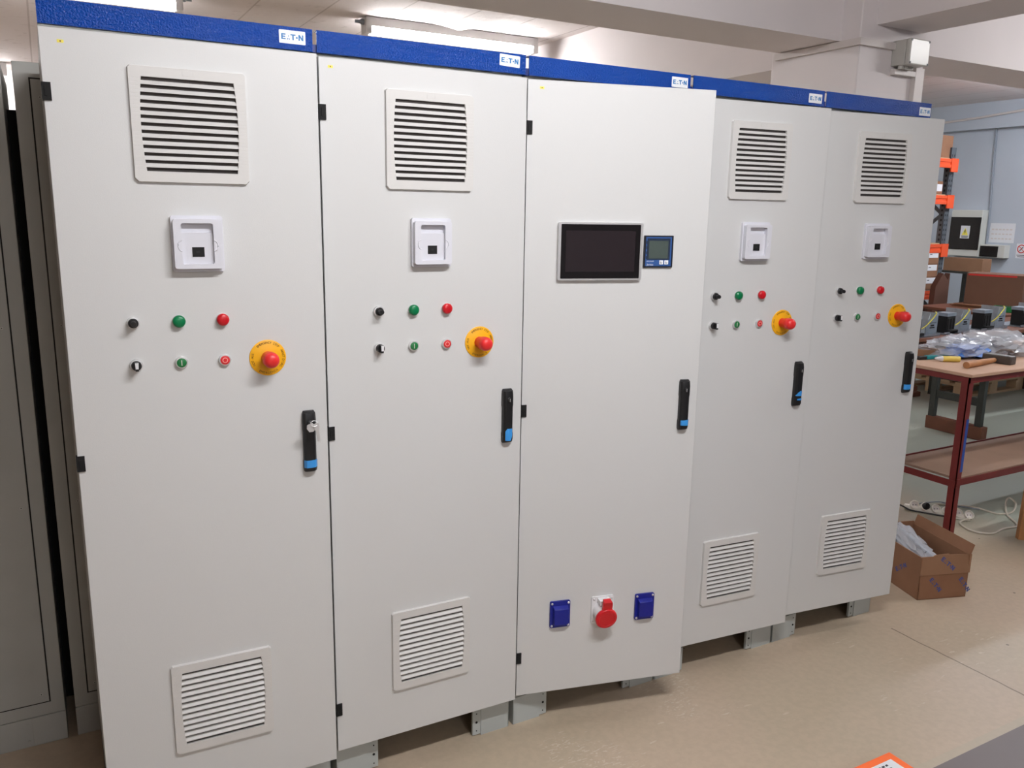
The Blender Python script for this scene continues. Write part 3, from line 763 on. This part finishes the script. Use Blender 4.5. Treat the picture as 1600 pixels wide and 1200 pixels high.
m.bar((.11, .05, .11), (.07, .33, .19), .02, .014); m.bar((.16, .05, .13), (.10, .3, .225), .016, .012)
tag(link('metal_parts', m.mesh('metal_parts', ['zinc'])), 'pale metal strips inside the plastic bag in the cardboard box', 'metal parts')
m = MB(); m.T = Matrix.Translation((3.32, .02, 0)) @ Matrix.Rotation(R(-18), 4, 'Z'); m.box(.012, .2, .02, .38, .006, .085)
tag(link('packing_paper', m.mesh('packing_paper', ['cardd'])), 'dark brown packing filling the bottom of the cardboard box', 'packing')

# orange box at the bottom edge
ob = thing('orange_box', 'flat orange box with a white label at the bottom edge of the photo', 'box', (2.03, -.83, 0))
m = MB(); m.box(-.153, .153, -.14, .14, 0, .05); link('box_body', m.mesh('box_body', ['orangebox']), ob, bevel=.003)
m = MB(); m.box(-.105, .124, -.115, .113, .0502, .0508)
random.seed(3)
for k in range(12):
    y = .098-k*.016; x = .09
    while x > -.085:
        w_ = random.uniform(.006, .022); m.box(x-w_, x, y-.0035, y+.0035, .0508, .0512, 1); x -= w_+random.uniform(.003, .006)
for k in range(5): m.box(.098, .112, .06-k*.02, .066-k*.02, .0508, .0512, 1)
link('paper_label', m.mesh('paper_label', ['paper', 'print']), ob)

# ================================================================= workbench and what lies on it
wb = thing('workbench', 'workbench with chipboard top and shelf on red painted angle legs', 'workbench', (5.2, .8, 0))
ox, oy = 5.2, .8
m = MB(); m.box(4.185-ox, 6.25-ox, .432-oy, 1.10-oy, .886, .905); link('tabletop', m.mesh('tabletop', ['board']), wb, bevel=.004)
m = MB(); m.box(4.195-ox, 6.24-ox, .445-oy, .450-oy, .855, .886); m.box(4.195-ox, 4.20-ox, .445-oy, 1.09-oy, .855, .886); m.box(4.195-ox, 6.24-ox, 1.085-oy, 1.09-oy, .855, .886)
link('apron', m.mesh('apron', ['rust']), wb)
for x, sx in ((4.19, 1), (6.21, -1)):
    for y, sy in ((.448, 1), (.86, -1)):
        m = MB(); m.box(*sorted((x-ox, x-ox+sx*.042)), *sorted((y-oy, y-oy+sy*.005)), 0, .886); m.box(*sorted((x-ox, x-ox+sx*.005)), *sorted((y-oy, y-oy+sy*.042)), 0, .886)
        if x < 5 and y < .6:
            m.box(.022+x-ox, x-ox+.0435, y-oy-.0008, y-oy+.004, .36, .655, 1)
        link('leg', m.mesh('leg', ['rust', 'bluepaint']), wb)
m = MB(); m.box(4.2-ox, 6.2-ox, .45-oy, .855-oy, .316, .330); link('shelf_board', m.mesh('shelf_board', ['shelf']), wb, bevel=.002)
m = MB(); m.box(4.192-ox, 6.208-ox, .443-oy, .448-oy, .285, .322); m.box(4.187-ox, 4.192-ox, .45-oy, .86-oy, .275, .312)
m.box(4.192-ox, 6.208-ox, .858-oy, .863-oy, .302, .337); link('shelf_rail', m.mesh('shelf_rail', ['rust']), wb)
ZTAB = .905
h = thing('hammer', 'hammer with wooden handle lying on the front corner of the workbench', 'hammer', (4.60, .61, ZTAB))
m = MB(); m.T = Matrix.Translation((-.25, -.045, .0185)) @ Matrix.Rotation(R(7), 4, 'Z') @ Matrix.Rotation(R(90), 4, 'Y'); m.lathe([(.0185, -.02), (.0185, .10), (.015, .25), (.013, .30)], 16, ax='z')
link('handle', m.mesh('handle', ['wood']), h)
m = MB(); m.T = Matrix.Translation((.085, -.008, .0)) @ Matrix.Rotation(R(7), 4, 'Z'); m.box(-.032, .032, -.085, .075, .0, .048); link('head', m.mesh('head', ['head']), h, bevel=.006)
g = thing('glue_tube', 'yellow and white glue tube lying near the front edge of the workbench', 'tube', (4.45, .735, ZTAB))
m = MB(); m.T = Matrix.Rotation(R(-33), 4, 'Z') @ Matrix.Translation((0, 0, .017)) @ Matrix.Rotation(R(90), 4, 'Y')
m.lathe([(.005, -.085), (.012, -.06), (.0165, -.045), (.0165, .03), (.016, .05)], 16, ax='z', mis=[1, 1, 0, 0])
link('tube_body', m.mesh('tube_body', ['tubey', 'paper']), g)
k = thing('utility_knife', 'teal and black knife lying left on the workbench by the cabinet', 'knife', (4.49, .835, ZTAB), R(-9))
m = MB(); m.prismz([(-.10, -.014), (.06, -.014), (.075, .0), (.06, .014), (-.10, .014)], .0, .022); link('knife_grip', m.mesh('knife_grip', ['teal']), k, bevel=.004)
m = MB(); m.box(-.16, -.10, -.013, .013, .0, .02); m.box(.06, .125, -.010, .010, .0, .016); link('knife_end', m.mesh('knife_end', ['black']), k, bevel=.003)
m = MB(); m.lathe([(.085, 0), (.085, .045), (.045, .046), (.045, .002)], 32, ax='z'); o = link('tape_roll', m.mesh('tape_roll', ['cardl']), None, (4.49, .95, ZTAB))
tag(o, 'brown tape roll lying at the left of the workbench behind the teal knife', 'tape roll')
m = MB(); pts = [(4.36+.06*math.cos(R(a)), 1.05+.05*math.sin(R(a)), ZTAB+.014+.00017*abs(a % 360-180)+.006*(a//360)) for a in range(0, 1080, 20)]; m.tube(pts, .009, 7)
tag(link('cable_coil', m.mesh('cable_coil', ['cablek'])), 'coil of black cable at the left back of the workbench', 'cable')
m = MB(); crumple(m, (4.72, .82, ZTAB+.03), (.16, .09, .045), 7.3, 3, .5, 14, 0, .62)
tag(link('cable_caps', m.mesh('cable_caps', ['bluestuff'])), 'heap of small blue caps in a clear bag on the workbench', 'caps')['kind'] = 'stuff'
m = MB(); crumple(m, (4.69, .86, ZTAB+.042), (.24, .13, .066), 1.7, 4, .42, 12, 0, .6)
tag(link('plastic_bag', m.mesh('plastic_bag', ['bag'])), 'clear plastic bag around the blue caps on the workbench', 'bag')
m = MB(); crumple(m, (5.04, .84, ZTAB+.046), (.27, .19, .08), 5.2, 4, .42, 12, 0, .55)
tag(link('plastic_bag', m.mesh('plastic_bag', ['bag'])), 'large clear plastic bag heaped behind the hammer on the workbench', 'bag')
m = MB(); crumple(m, (5.02, .80, ZTAB+.028), (.15, .09, .045), 9.2, 3, .3, 8, 0, .55)
tag(link('dark_goods', m.mesh('dark_goods', ['head'])), 'dark grey parts inside the large plastic bag on the workbench', 'parts')
m = MB(); crumple(m, (5.42, .72, ZTAB+.03), (.13, .12, .052), 2.2, 3, .35, 8, 0, .55)
tag(link('cable_heap', m.mesh('cable_heap', ['redgoods'])), 'dark red heap of parts right of the large plastic bag on the workbench', 'parts')

# stool whose one leg shows at the right edge
st = thing('wooden_stool', 'wooden stool standing at the right edge, one brown leg in view', 'stool', (4.67, .12, 0))
m = MB(); m.box(-.19, .19, -.17, .15, .42, .45); link('seat', m.mesh('seat', ['wood']), st, bevel=.006)
for x in (-.155, .155):
    for y in (-.13, .115):
        m = MB(); m.bar((x*1.06, y*1.06, 0), (x, y, .42), .036, .036); link('leg', m.mesh('leg', ['wood']), st)

# extension socket and cables on the floor
ps = thing('power_strip', 'white six way extension socket lying on the floor behind the red table leg', 'power strip', (4.437, .69, 0))
a0, a1 = Vector((4.375, .80, 0)), Vector((4.508, .545, 0)); 
d_ = (a1-a0)/5
m = MB(); m.bar(tuple(a0-d_*.9-Vector((4.437, .69, -.016))), tuple(a1+d_*.2-Vector((4.437, .69, -.016))), .03, .03); link('strip_body', m.mesh('strip_body', ['sock_w']), ps, bevel=.004)
tilt = Matrix.Rotation(R(-24), 4, 'Z') @ Matrix.Rotation(R(55), 4, 'X')
for q in range(6):
    p = a0+d_*q-Vector((4.437, .69, -.032))
    m = MB(); m.T = Matrix.Translation(p) @ tilt.to_4x4() @ Matrix.Rotation(R(0), 4, 'Z')
    m.T = Matrix.Translation(p) @ Matrix.Rotation(R(-27), 4, 'Z') @ Matrix.Rotation(R(-38), 4, 'X')
    dark = q == 1
    m.lathe([(.022, -.014), (.0265, .0), (.0265, .014), (.0225, .016), (.0205, .006), (.001, .006)], 22, mis=[0, 0, 0, 0, 1 if dark else 2, 1 if dark else 2])
    if dark: m.lathe([(.02, .006), (.02, .03), (.012, .04)], 18, mi=1)
    else:
        for sx in (-.0085, .0085): m.lathe([(.0028, .0055), (.0028, .0072)], 8, mi=1, c=(sx, 0))
    link('outlet', m.mesh('outlet', ['sock_w', 'black', 'trunk']), ps, (0, 0, 0), 0, 'outlet with black plug' if dark else None)
def curve_pts(P, n=8):
    P = [Vector(p) for p in P]; out = []
    for i in range(len(P)-1):
        p0, p1, p2, p3 = P[max(i-1, 0)], P[i], P[i+1], P[min(i+2, len(P)-1)]
        for k in range(n):
            t = k/n; out.append(.5*((2*p1)+(p2-p0)*t+(2*p0-5*p1+4*p2-p3)*t*t+(3*p1-p0-3*p2+p3)*t**3))
    return out+[P[-1]]
m = MB(); m.tube(curve_pts([(4.515, .53, .02), (4.42, .535, .008), (4.36, .43, .006), (4.42, .35, .006), (4.56, .365, .006), (4.68, .36, .006), (4.80, .49, .006), (4.94, .585, .02), (5.04, .625, .03), (5.0, .56, .02), (4.86, .50, .006), (4.76, .53, .006), (4.75, .63, .006), (4.69, .72, .006), (4.58, .80, .006)]), .0055, 7)
tag(link('power_cable', m.mesh('power_cable', ['cable'])), 'white cable looping over the floor from the extension socket', 'cable')
m = MB(); m.tube(curve_pts([(4.20, .93, .005), (4.30, .86, .03), (4.35, .80, .005), (4.40, .705, .005), (4.44, .64, .005)]), .005, 7)
tag(link('power_cable', m.mesh('power_cable', ['cablek'])), 'black cable running along the floor in front of the extension socket', 'cable')
m = MB(); m.tube(curve_pts([(4.40, .86, .005), (4.52, .85, .005), (4.60, .79, .02), (4.66, .75, .005), (4.74, .62, .005)]), .004, 6)
tag(link('power_cable', m.mesh('power_cable', ['conduit'])), 'thin grey cable curving over the floor behind the extension socket', 'cable')

# ================================================================= second bench with assemblies
b2 = thing('assembly_bench', 'long brown bench on a dark steel frame with wooden sleepers as feet', 'bench', (6.8, 1.85, 0))
ox, oy = 6.8, 1.85
m = MB(); m.box(5.2-ox, 8.4-ox, 1.55-oy, 2.1-oy, .845, .872); link('tabletop', m.mesh('tabletop', ['woodd']), b2, bevel=.004)
for X in (6.3, 8.2):
    for y in (1.63, 2.03):
        m = MB(); m.box(X-ox-.02, X-ox+.02, y-oy-.025, y-oy+.025, .105, .845); link('leg', m.mesh('leg', ['darkmetal']), b2)
    m = MB(); m.box(X-ox-.012, X-ox+.012, 1.65-oy, 2.01-oy, .265, .325); link('stretcher', m.mesh('stretcher', ['darkmetal']), b2)
    m = MB(); m.box(X-ox-.03, X-ox+.045, 1.58-oy, 2.065-oy, 0, .105); link('sleeper', m.mesh('sleeper', ['woodd']), b2, (0, 0, 0), bevel=.004)
def unit_meshes():
    p = MB(); p.box(-.19, .19, -.12, .12, 0, .004); p.box(-.19, .19, -.12, -.117, 0, .018)
    f = MB(); f.prism([(.03, .004), (.17, .004), (.17, .165), (.07, .165), (.03, .07)], -.103, -.099)
    f.box(.167, .17, -.10, .09, .004, .165); f.box(.075, .135, -.1045, -.103, .058, .066, 1); f.box(.085, .125, -.106, -.103, .072, .084, 1); f.box(.06, .15, -.1045, -.103, .094, .098, 1)
    c = MB(); c.box(-.115, -.01, -.09, .0, .006, .128, 0); c.box(-.12, -.005, -.092, .004, .128, .152, 1)
    for x in (-.10, -.0625, -.025): c.box(x-.006, x+.006, -.0945, -.09, .012, .11, 0)
    c.box(-.115, -.01, -.12, -.09, .006, .03, 0)
    w = MB(); w.tube(curve_pts([(-.02, -.10, .06), (.02, -.112, .085), (.09, -.115, .135), (.13, -.11, .165), (.15, -.09, .172)]), .0045, 6)
    return p.mesh('base_plate', ['zinc']), f.mesh('bracket', ['zinc', 'blackm']), c.mesh('contactor', ['blackm', 'zinc']), w.mesh('earth_wire', ['wire'])
UM = unit_meshes()
UL = ['half hidden behind the end cabinet door', 'second from the left on the far bench', 'third from the left on the far bench', 'fourth from the left, near the right edge', 'cut by the photo\'s right edge']
for q, (x, y) in enumerate(((5.42, 1.70), (5.86, 1.735), (6.34, 1.755), (6.86, 1.76), (7.36, 1.77))):
    t = thing('switchgear_assembly', 'bracket with black contactor and yellow wire, '+UL[q], 'electrical assembly', (x, y, .872), R(4), 'switchgear assemblies on the far bench')
    for n_, me in zip(('base_plate', 'bracket', 'contactor', 'earth_wire'), UM): link(n_, me, t)

# ================================================================= third table, boxes, pallet
t3b = thing('packing_table', 'brown table behind the bench carrying the big cardboard box', 'table', (7.95, 2.5, 0))
m = MB(); m.box(-.68, 1.12, -.37, .47, .86, .885); link('tabletop', m.mesh('tabletop', ['woodd']), t3b, bevel=.003)
for x, y in ((-.40, .40), (1.06, -.3), (1.06, .40)):
    m = MB(); m.box(x-.02, x+.02, y-.02, y+.02, 0, .86); link('leg', m.mesh('leg', ['darkmetal']), t3b)
m = MB(); m.box(-.24, .24, -.24, .22, 0, .012); m.box(-.22, .25, -.22, .25, .012, .022); m.box(-.25, .22, -.25, .2, .022, .034)
o = link('flat_cardboard', m.mesh('flat_cardboard', ['card']), None, (7.80, 2.60, .885), R(8)); tag(o, 'stack of flattened cardboard under the big box on the far table', 'cardboard')
bb = thing('cardboard_box', 'big brown cardboard box with red tape along its top on the far table', 'box', (7.80, 2.52, .919), R(-72))
m = MB(); m.box(-.24, .24, -.15, .15, 0, .29); link('box_body', m.mesh('box_body', ['cardm']), bb, bevel=.004)
m = MB(); m.box(-.225, .18, -.153, -.149, .268, .284); link('red_tape', m.mesh('red_tape', ['redtape']), bb)
gt = thing('green_tray', 'low green cardboard tray beside the big box on the far table', 'tray', (7.57, 2.26, .885), R(-72))
m = MB(); m.box(-.12, .12, -.06, .06, 0, .006); m.box(-.12, .12, -.06, -.055, 0, .05); m.box(-.12, .12, .055, .06, 0, .05); m.box(-.12, -.115, -.06, .06, 0, .05); m.box(.115, .12, -.06, .06, 0, .05)
link('tray_walls', m.mesh('tray_walls', ['greenbox']), gt)
m = MB(); m.box(-.11, .11, -.05, .05, .006, .045); link('tray_contents', m.mesh('tray_contents', ['blackm']), gt)
m = MB(); m.box(-.1, .1, -.12, .12, 0, .26); m.box(-.101, -.1, -.05, .08, .03, .09, 1); o = link('green_box', m.mesh('green_box', ['greenbox', 'paper']), None, (8.17, 2.40, .885), R(8), bevel=.004)
tag(o, 'bright green box at the right edge on the far table', 'box')
pl = thing('pallet', 'pale wooden pallet on the floor under the far bench', 'pallet', (8.15, 2.985, 0))
for q in range(5):
    m = MB(); y = -.31+q*.155; m.box(-.5, .5, y-.05, y+.05, .122, .144); link('deck_board', m.mesh('deck_board', ['woodl']), pl)
for x in (-.44, 0, .44):
    for y in (-.30, 0, .30):
        m = MB(); m.box(x-.06, x+.06, y-.05, y+.05, .022, .10); link('block', m.mesh('block', ['woodl']), pl)
for y in (-.30, 0, .30):
    m = MB(); m.box(-.5, .5, y-.05, y+.05, 0, .022); link('bottom_board', m.mesh('bottom_board', ['woodl']), pl)
for x in (-.44, 0, .44):
    m = MB(); m.box(x-.05, x+.05, -.355, .355, .10, .122); link('stringer', m.mesh('stringer', ['woodl']), pl)
random.seed(8)
for q, (x, y, c_, lab) in enumerate(((7.78, 2.82, 'head', 'grey'), (8.02, 2.85, 'blackm', 'black'), (8.26, 2.82, 'head', 'grey'), (8.50, 2.86, 'blackm', 'black'))):
    m = MB(); m.lathe([(.09, .144), (.095, .20), (.06, .225), (.03, .25)], 18, ax='z'); m.box(-.11, .11, -.09, .09, .144, .165)
    o = link('machine_part', m.mesh('machine_part', [c_]), None, (x, y, 0)); tag(o, lab+' machine part on the pallet, '+('leftmost', 'second from the left', 'third from the left', 'rightmost')[q], 'machine part')
m = MB(); m.box(-.16, .16, -.14, .14, 0, .30); o = link('cardboard_box', m.mesh('cardboard_box', ['cardd']), None, (8.84, 2.62, 0), bevel=.004); tag(o, 'dark brown cardboard box on the floor at the right edge, beside the pallet', 'box')
# stacked timber left of the pallet
for q in range(3):
    m = MB(); m.box(-.4, .4, -.08, .08, .0, .045); o = link('timber_plank', m.mesh('timber_plank', ['woodd']), None, (6.95, 2.95+.02*q, .047*q), R(3*q), bevel=.003)
    tag(o, 'dark timber plank left of the pallet, '+('lowest', 'middle', 'topmost')[q]+' of the stack', 'plank', 'timber planks stacked on the floor')

# ================================================================= pallet rack
rk = thing('pallet_rack', 'orange and grey pallet rack standing behind the end control cabinet', 'rack', (7.2, 3.75, 0))
ox, oy = 7.2, 3.75
for X in (8.2, 6.2):
    for y in (3.43, 4.05):
        m = MB(); a = X-ox; b = y-oy; m.box(a-.038, a+.038, b-.03, b-.027, 0, 2.42); m.box(a-.038, a-.035, b-.03, b+.03, 0, 2.42); m.box(a+.035, a+.038, b-.03, b+.03, 0, 2.42)
        for j in range(46):
            z = .08+j*.05
            for sx in (-.016, .016): m.box(a+sx-.006, a+sx+.006, b-.0306, b-.0296, z, z+.022, 1)
            m.box(a-.0386, a-.0376, b-.012, b+.008, z, z+.022, 1)
        link('upright', m.mesh('upright', ['rack', 'rackh']), rk)
    for j in range(4):
        z = .25+j*.5; s = 1 if j % 2 else -1
        m = MB(); m.bar((X-ox, -.30*s, z), (X-ox, .30*s, z+.5), .02, .03); link('brace', m.mesh('brace', ['rack']), rk)
SH = (.92, 1.40, 1.895, 2.26)
for z in SH:
    for y in (3.385, 4.075):
        m = MB(); b = y-oy; m.box(6.24-ox, 8.16-ox, b-.012, b+.012, z-.045, z+.045); m.box(6.24-ox, 8.16-ox, b-.020, b-.012, z+.012, z+.045); m.box(6.24-ox, 8.16-ox, b-.020, b-.012, z-.045, z-.012)
        m.box(8.13-ox, 8.24-ox, b-.026, b-.012, z-.085, z+.05)
        link('load_beam', m.mesh('load_beam', ['orange']), rk, bevel=.002)
    m = MB(); m.box(6.24-ox, 8.16-ox, -.34, .31, z+.045, z+.056); link('shelf_panel', m.mesh('shelf_panel', ['woodl']), rk)
def cbox(x, y, z, sx, sy, sz, m_, label, rz=0, lab=False, group=None):
    t = thing('cardboard_box', label, 'box', (x, y, z), rz, group)
    m = MB(); m.box(-sx/2, sx/2, -sy/2, sy/2, 0, sz); link('box_body', m.mesh('box_body', [m_]), t, bevel=.003)
    if lab:
        a, b, c, d = lab; m = MB(); m.box(a, b, -sy/2-.002, -sy/2-.0005, c, d); m.box(a+.015, a+.05, -sy/2-.0026, -sy/2-.0018, (c+d)/2, (c+d)/2+.008, 1)
        link('paper_label', m.mesh('paper_label', ['paper', 'print']), t)
    return t
cbox(8.03, 3.62, 2.316, .34, .4, .22, 'card', 'plain cardboard box on the top shelf of the pallet rack')
cbox(7.99, 3.56, 1.951, .22, .3, .13, 'card', 'small cardboard box with a white label on the third rack shelf', 0, (-.11, .10, .03, .10))
for q in range(3):
    cbox(7.97, 3.52, .976+.133*q, .30, .3, .13, 'card', 'white labelled box, '+('lowest', 'middle', 'topmost')[q]+' of the stack on the rack shelf', 0, (-.02, .13, .065, .125), 'labelled boxes stacked on the rack shelf')
cbox(7.93, 3.48, .30, .30, .25, .50, 'cardd', 'dark cardboard box under the lowest orange rack beam', 0, (-.14, .05, .25, .45))
# goods standing between rack and bench
m = MB(); m.prism([(-.09, 0), (.09, 0), (.075, .60), (.055, .56), (.0, .60), (-.07, .52)], -.04, .04); o = link('cardboard_offcut', m.mesh('cardboard_offcut', ['cardd']), None, (7.86, 3.16, .30), R(-20))
o.location = (7.93, 3.20, .55); tag(o, 'dark torn cardboard sheet standing in front of the rack upright', 'cardboard')
o.location.z = .144; o.scale = (1, 1, 1.7)
m = MB(); m.bar((8.71, 3.0, 0), (8.75, 3.06, 1.08), .07, .03); tag(link('wooden_batten', m.mesh('wooden_batten', ['woodl'])), 'pale wooden batten leaning beside the rack', 'batten')
m = MB(); crumple(m, (8.78, 3.2, .45), (.10, .10, .5), 4.4, 3, .2, 6, 0, .89); tag(link('sack', m.mesh('sack', ['paper'])), 'white sack standing on the floor left of the far table', 'sack')

# ================================================================= right wall
XW = 9.2
m = MB(); m.tube([(9.085, 4.3, 2.775), (9.085, 3.75, 2.80), (9.085, 3.0, 2.86), (9.085, 1.3, 2.885)], .013, 8); tag(link('cable_pipe', m.mesh('cable_pipe', ['trunk'])), 'thin white pipe running along the beam on the right wall', 'pipe')
m = MB(); m.tube(curve_pts([(9.19, 3.60, 2.68), (9.19, 3.575, 2.1), (9.19, 3.556, 1.8), (9.19, 3.548, 1.44)], 6), .011, 8); tag(link('conduit', m.mesh('conduit', ['conduit'])), 'grey cable conduit running down the wall to the breaker boxes', 'conduit')
pn = thing('distribution_board', 'large wall distribution board with dark cover and yellow warning sign', 'electrical panel', (9.2, 3.745, 1.55))
m = MB(); m.box(-.12, 0, -.182, .182, -.256, .256); link('panel_body', m.mesh('panel_body', ['wallbox']), pn, bevel=.006)
m = MB(); m.box(-.128, -.1195, -.178, .18, -.182, .178); link('cover', m.mesh('cover', ['smoke']), pn, bevel=.003)
m = MB(); m.box(-.1295, -.1278, -.062, .046, -.058, .082)
m.T = Matrix(((0, 1, 0, 0), (-1, 0, 0, 0), (0, 0, 1, 0), (0, 0, 0, 1)))       # sign plane: x to the right (-y), facing -x
m.prism([(-.030, -.022), (.046, -.022), (.008, .058)], -.1300, -.1294, 1)
m.prism([(.004, .038), (.014, .038), (.010, .018), (.017, .018), (.004, -.012), (.007, .010), (.0, .010)], -.1304, -.1298, 2)
m.box(-.034, .05, -.1300, -.1294, -.036, -.029, 2); m.box(-.030, .046, -.1300, -.1294, -.049, -.042, 2)
link('warning_sign', m.mesh('warning_sign', ['paper', 'stick', 'print']), pn, (0, 0, 0), 0, 'white sign with yellow triangle')
sb = thing('breaker_box', 'small wall breaker box right of the large distribution board', 'electrical panel', (9.2, 3.425, 1.363))
m = MB(); m.box(-.10, 0, -.145, .135, -.07, .07); link('panel_body', m.mesh('panel_body', ['wallbox']), sb, bevel=.004)
m = MB(); m.box(-.106, -.0995, -.075, .128, -.062, .055); link('cover', m.mesh('cover', ['smoke']), sb, bevel=.002)
m = MB(); m.box(-.003, 0, -.14, .14, -.105, .105)
for a in range(6):
    for b in range(3): m.box(-.0036, -.0029, -.11+a*.04, -.082+a*.04, -.07+b*.05, -.055+b*.05, 1)
o = link('paper_notice', m.mesh('paper_notice', ['paper', 'trunk']), None, (9.199, 3.39, 1.562)); tag(o, 'pale printed sheet taped to the wall above the small breaker box', 'notice')
ns = thing('prohibition_sign', 'round red and white prohibition sign on the wall at the right edge', 'sign', (9.2, 3.155, 1.40))
m = MB(); m.T = Matrix.Rotation(R(-90), 4, 'Z')
m.box(-.055, .055, -.002, 0, -.10, .055, 0)
o_ = [(.046*math.cos(2*math.pi*k/28), .046*math.sin(2*math.pi*k/28)) for k in range(28)]
ringplate(m, o_, [(x*.78, z*.78) for x, z in o_], -.003, -.0015, 1)
m.prism([(-.03, .026), (-.026, .03), (.03, -.026), (.026, -.03)], -.0032, -.0015, 1); m.prism([(-.022, -.02), (-.014, -.024), (.02, .018), (.012, .022)], -.0028, -.0015, 2)
m.box(-.045, .045, -.0028, -.0015, -.072, -.065, 2); m.box(-.035, .04, -.0028, -.0015, -.088, -.081, 2)
link('sign_plate', m.mesh('sign_plate', ['paper', 'redtape', 'print']), ns)
# narrow stand with a long box below the boards
sd = thing('narrow_stand', 'narrow dark metal stand against the right wall under the long cardboard box', 'stand', (8.85, 3.53, 0))
m = MB(); m.box(-.13, .13, -.28, .28, 1.12, 1.14); link('stand_top', m.mesh('stand_top', ['darkmetal']), sd)
m = MB(); m.box(-.02, .02, -.02, .02, .02, 1.12); link('post', m.mesh('post', ['darkmetal']), sd)
m = MB(); m.box(-.13, .13, -.2, .2, 0, .02); link('base', m.mesh('base', ['darkmetal']), sd)
cbox(8.86, 3.53, 1.14, .16, .45, .145, 'cardl', 'long light brown cardboard box under the distribution board')
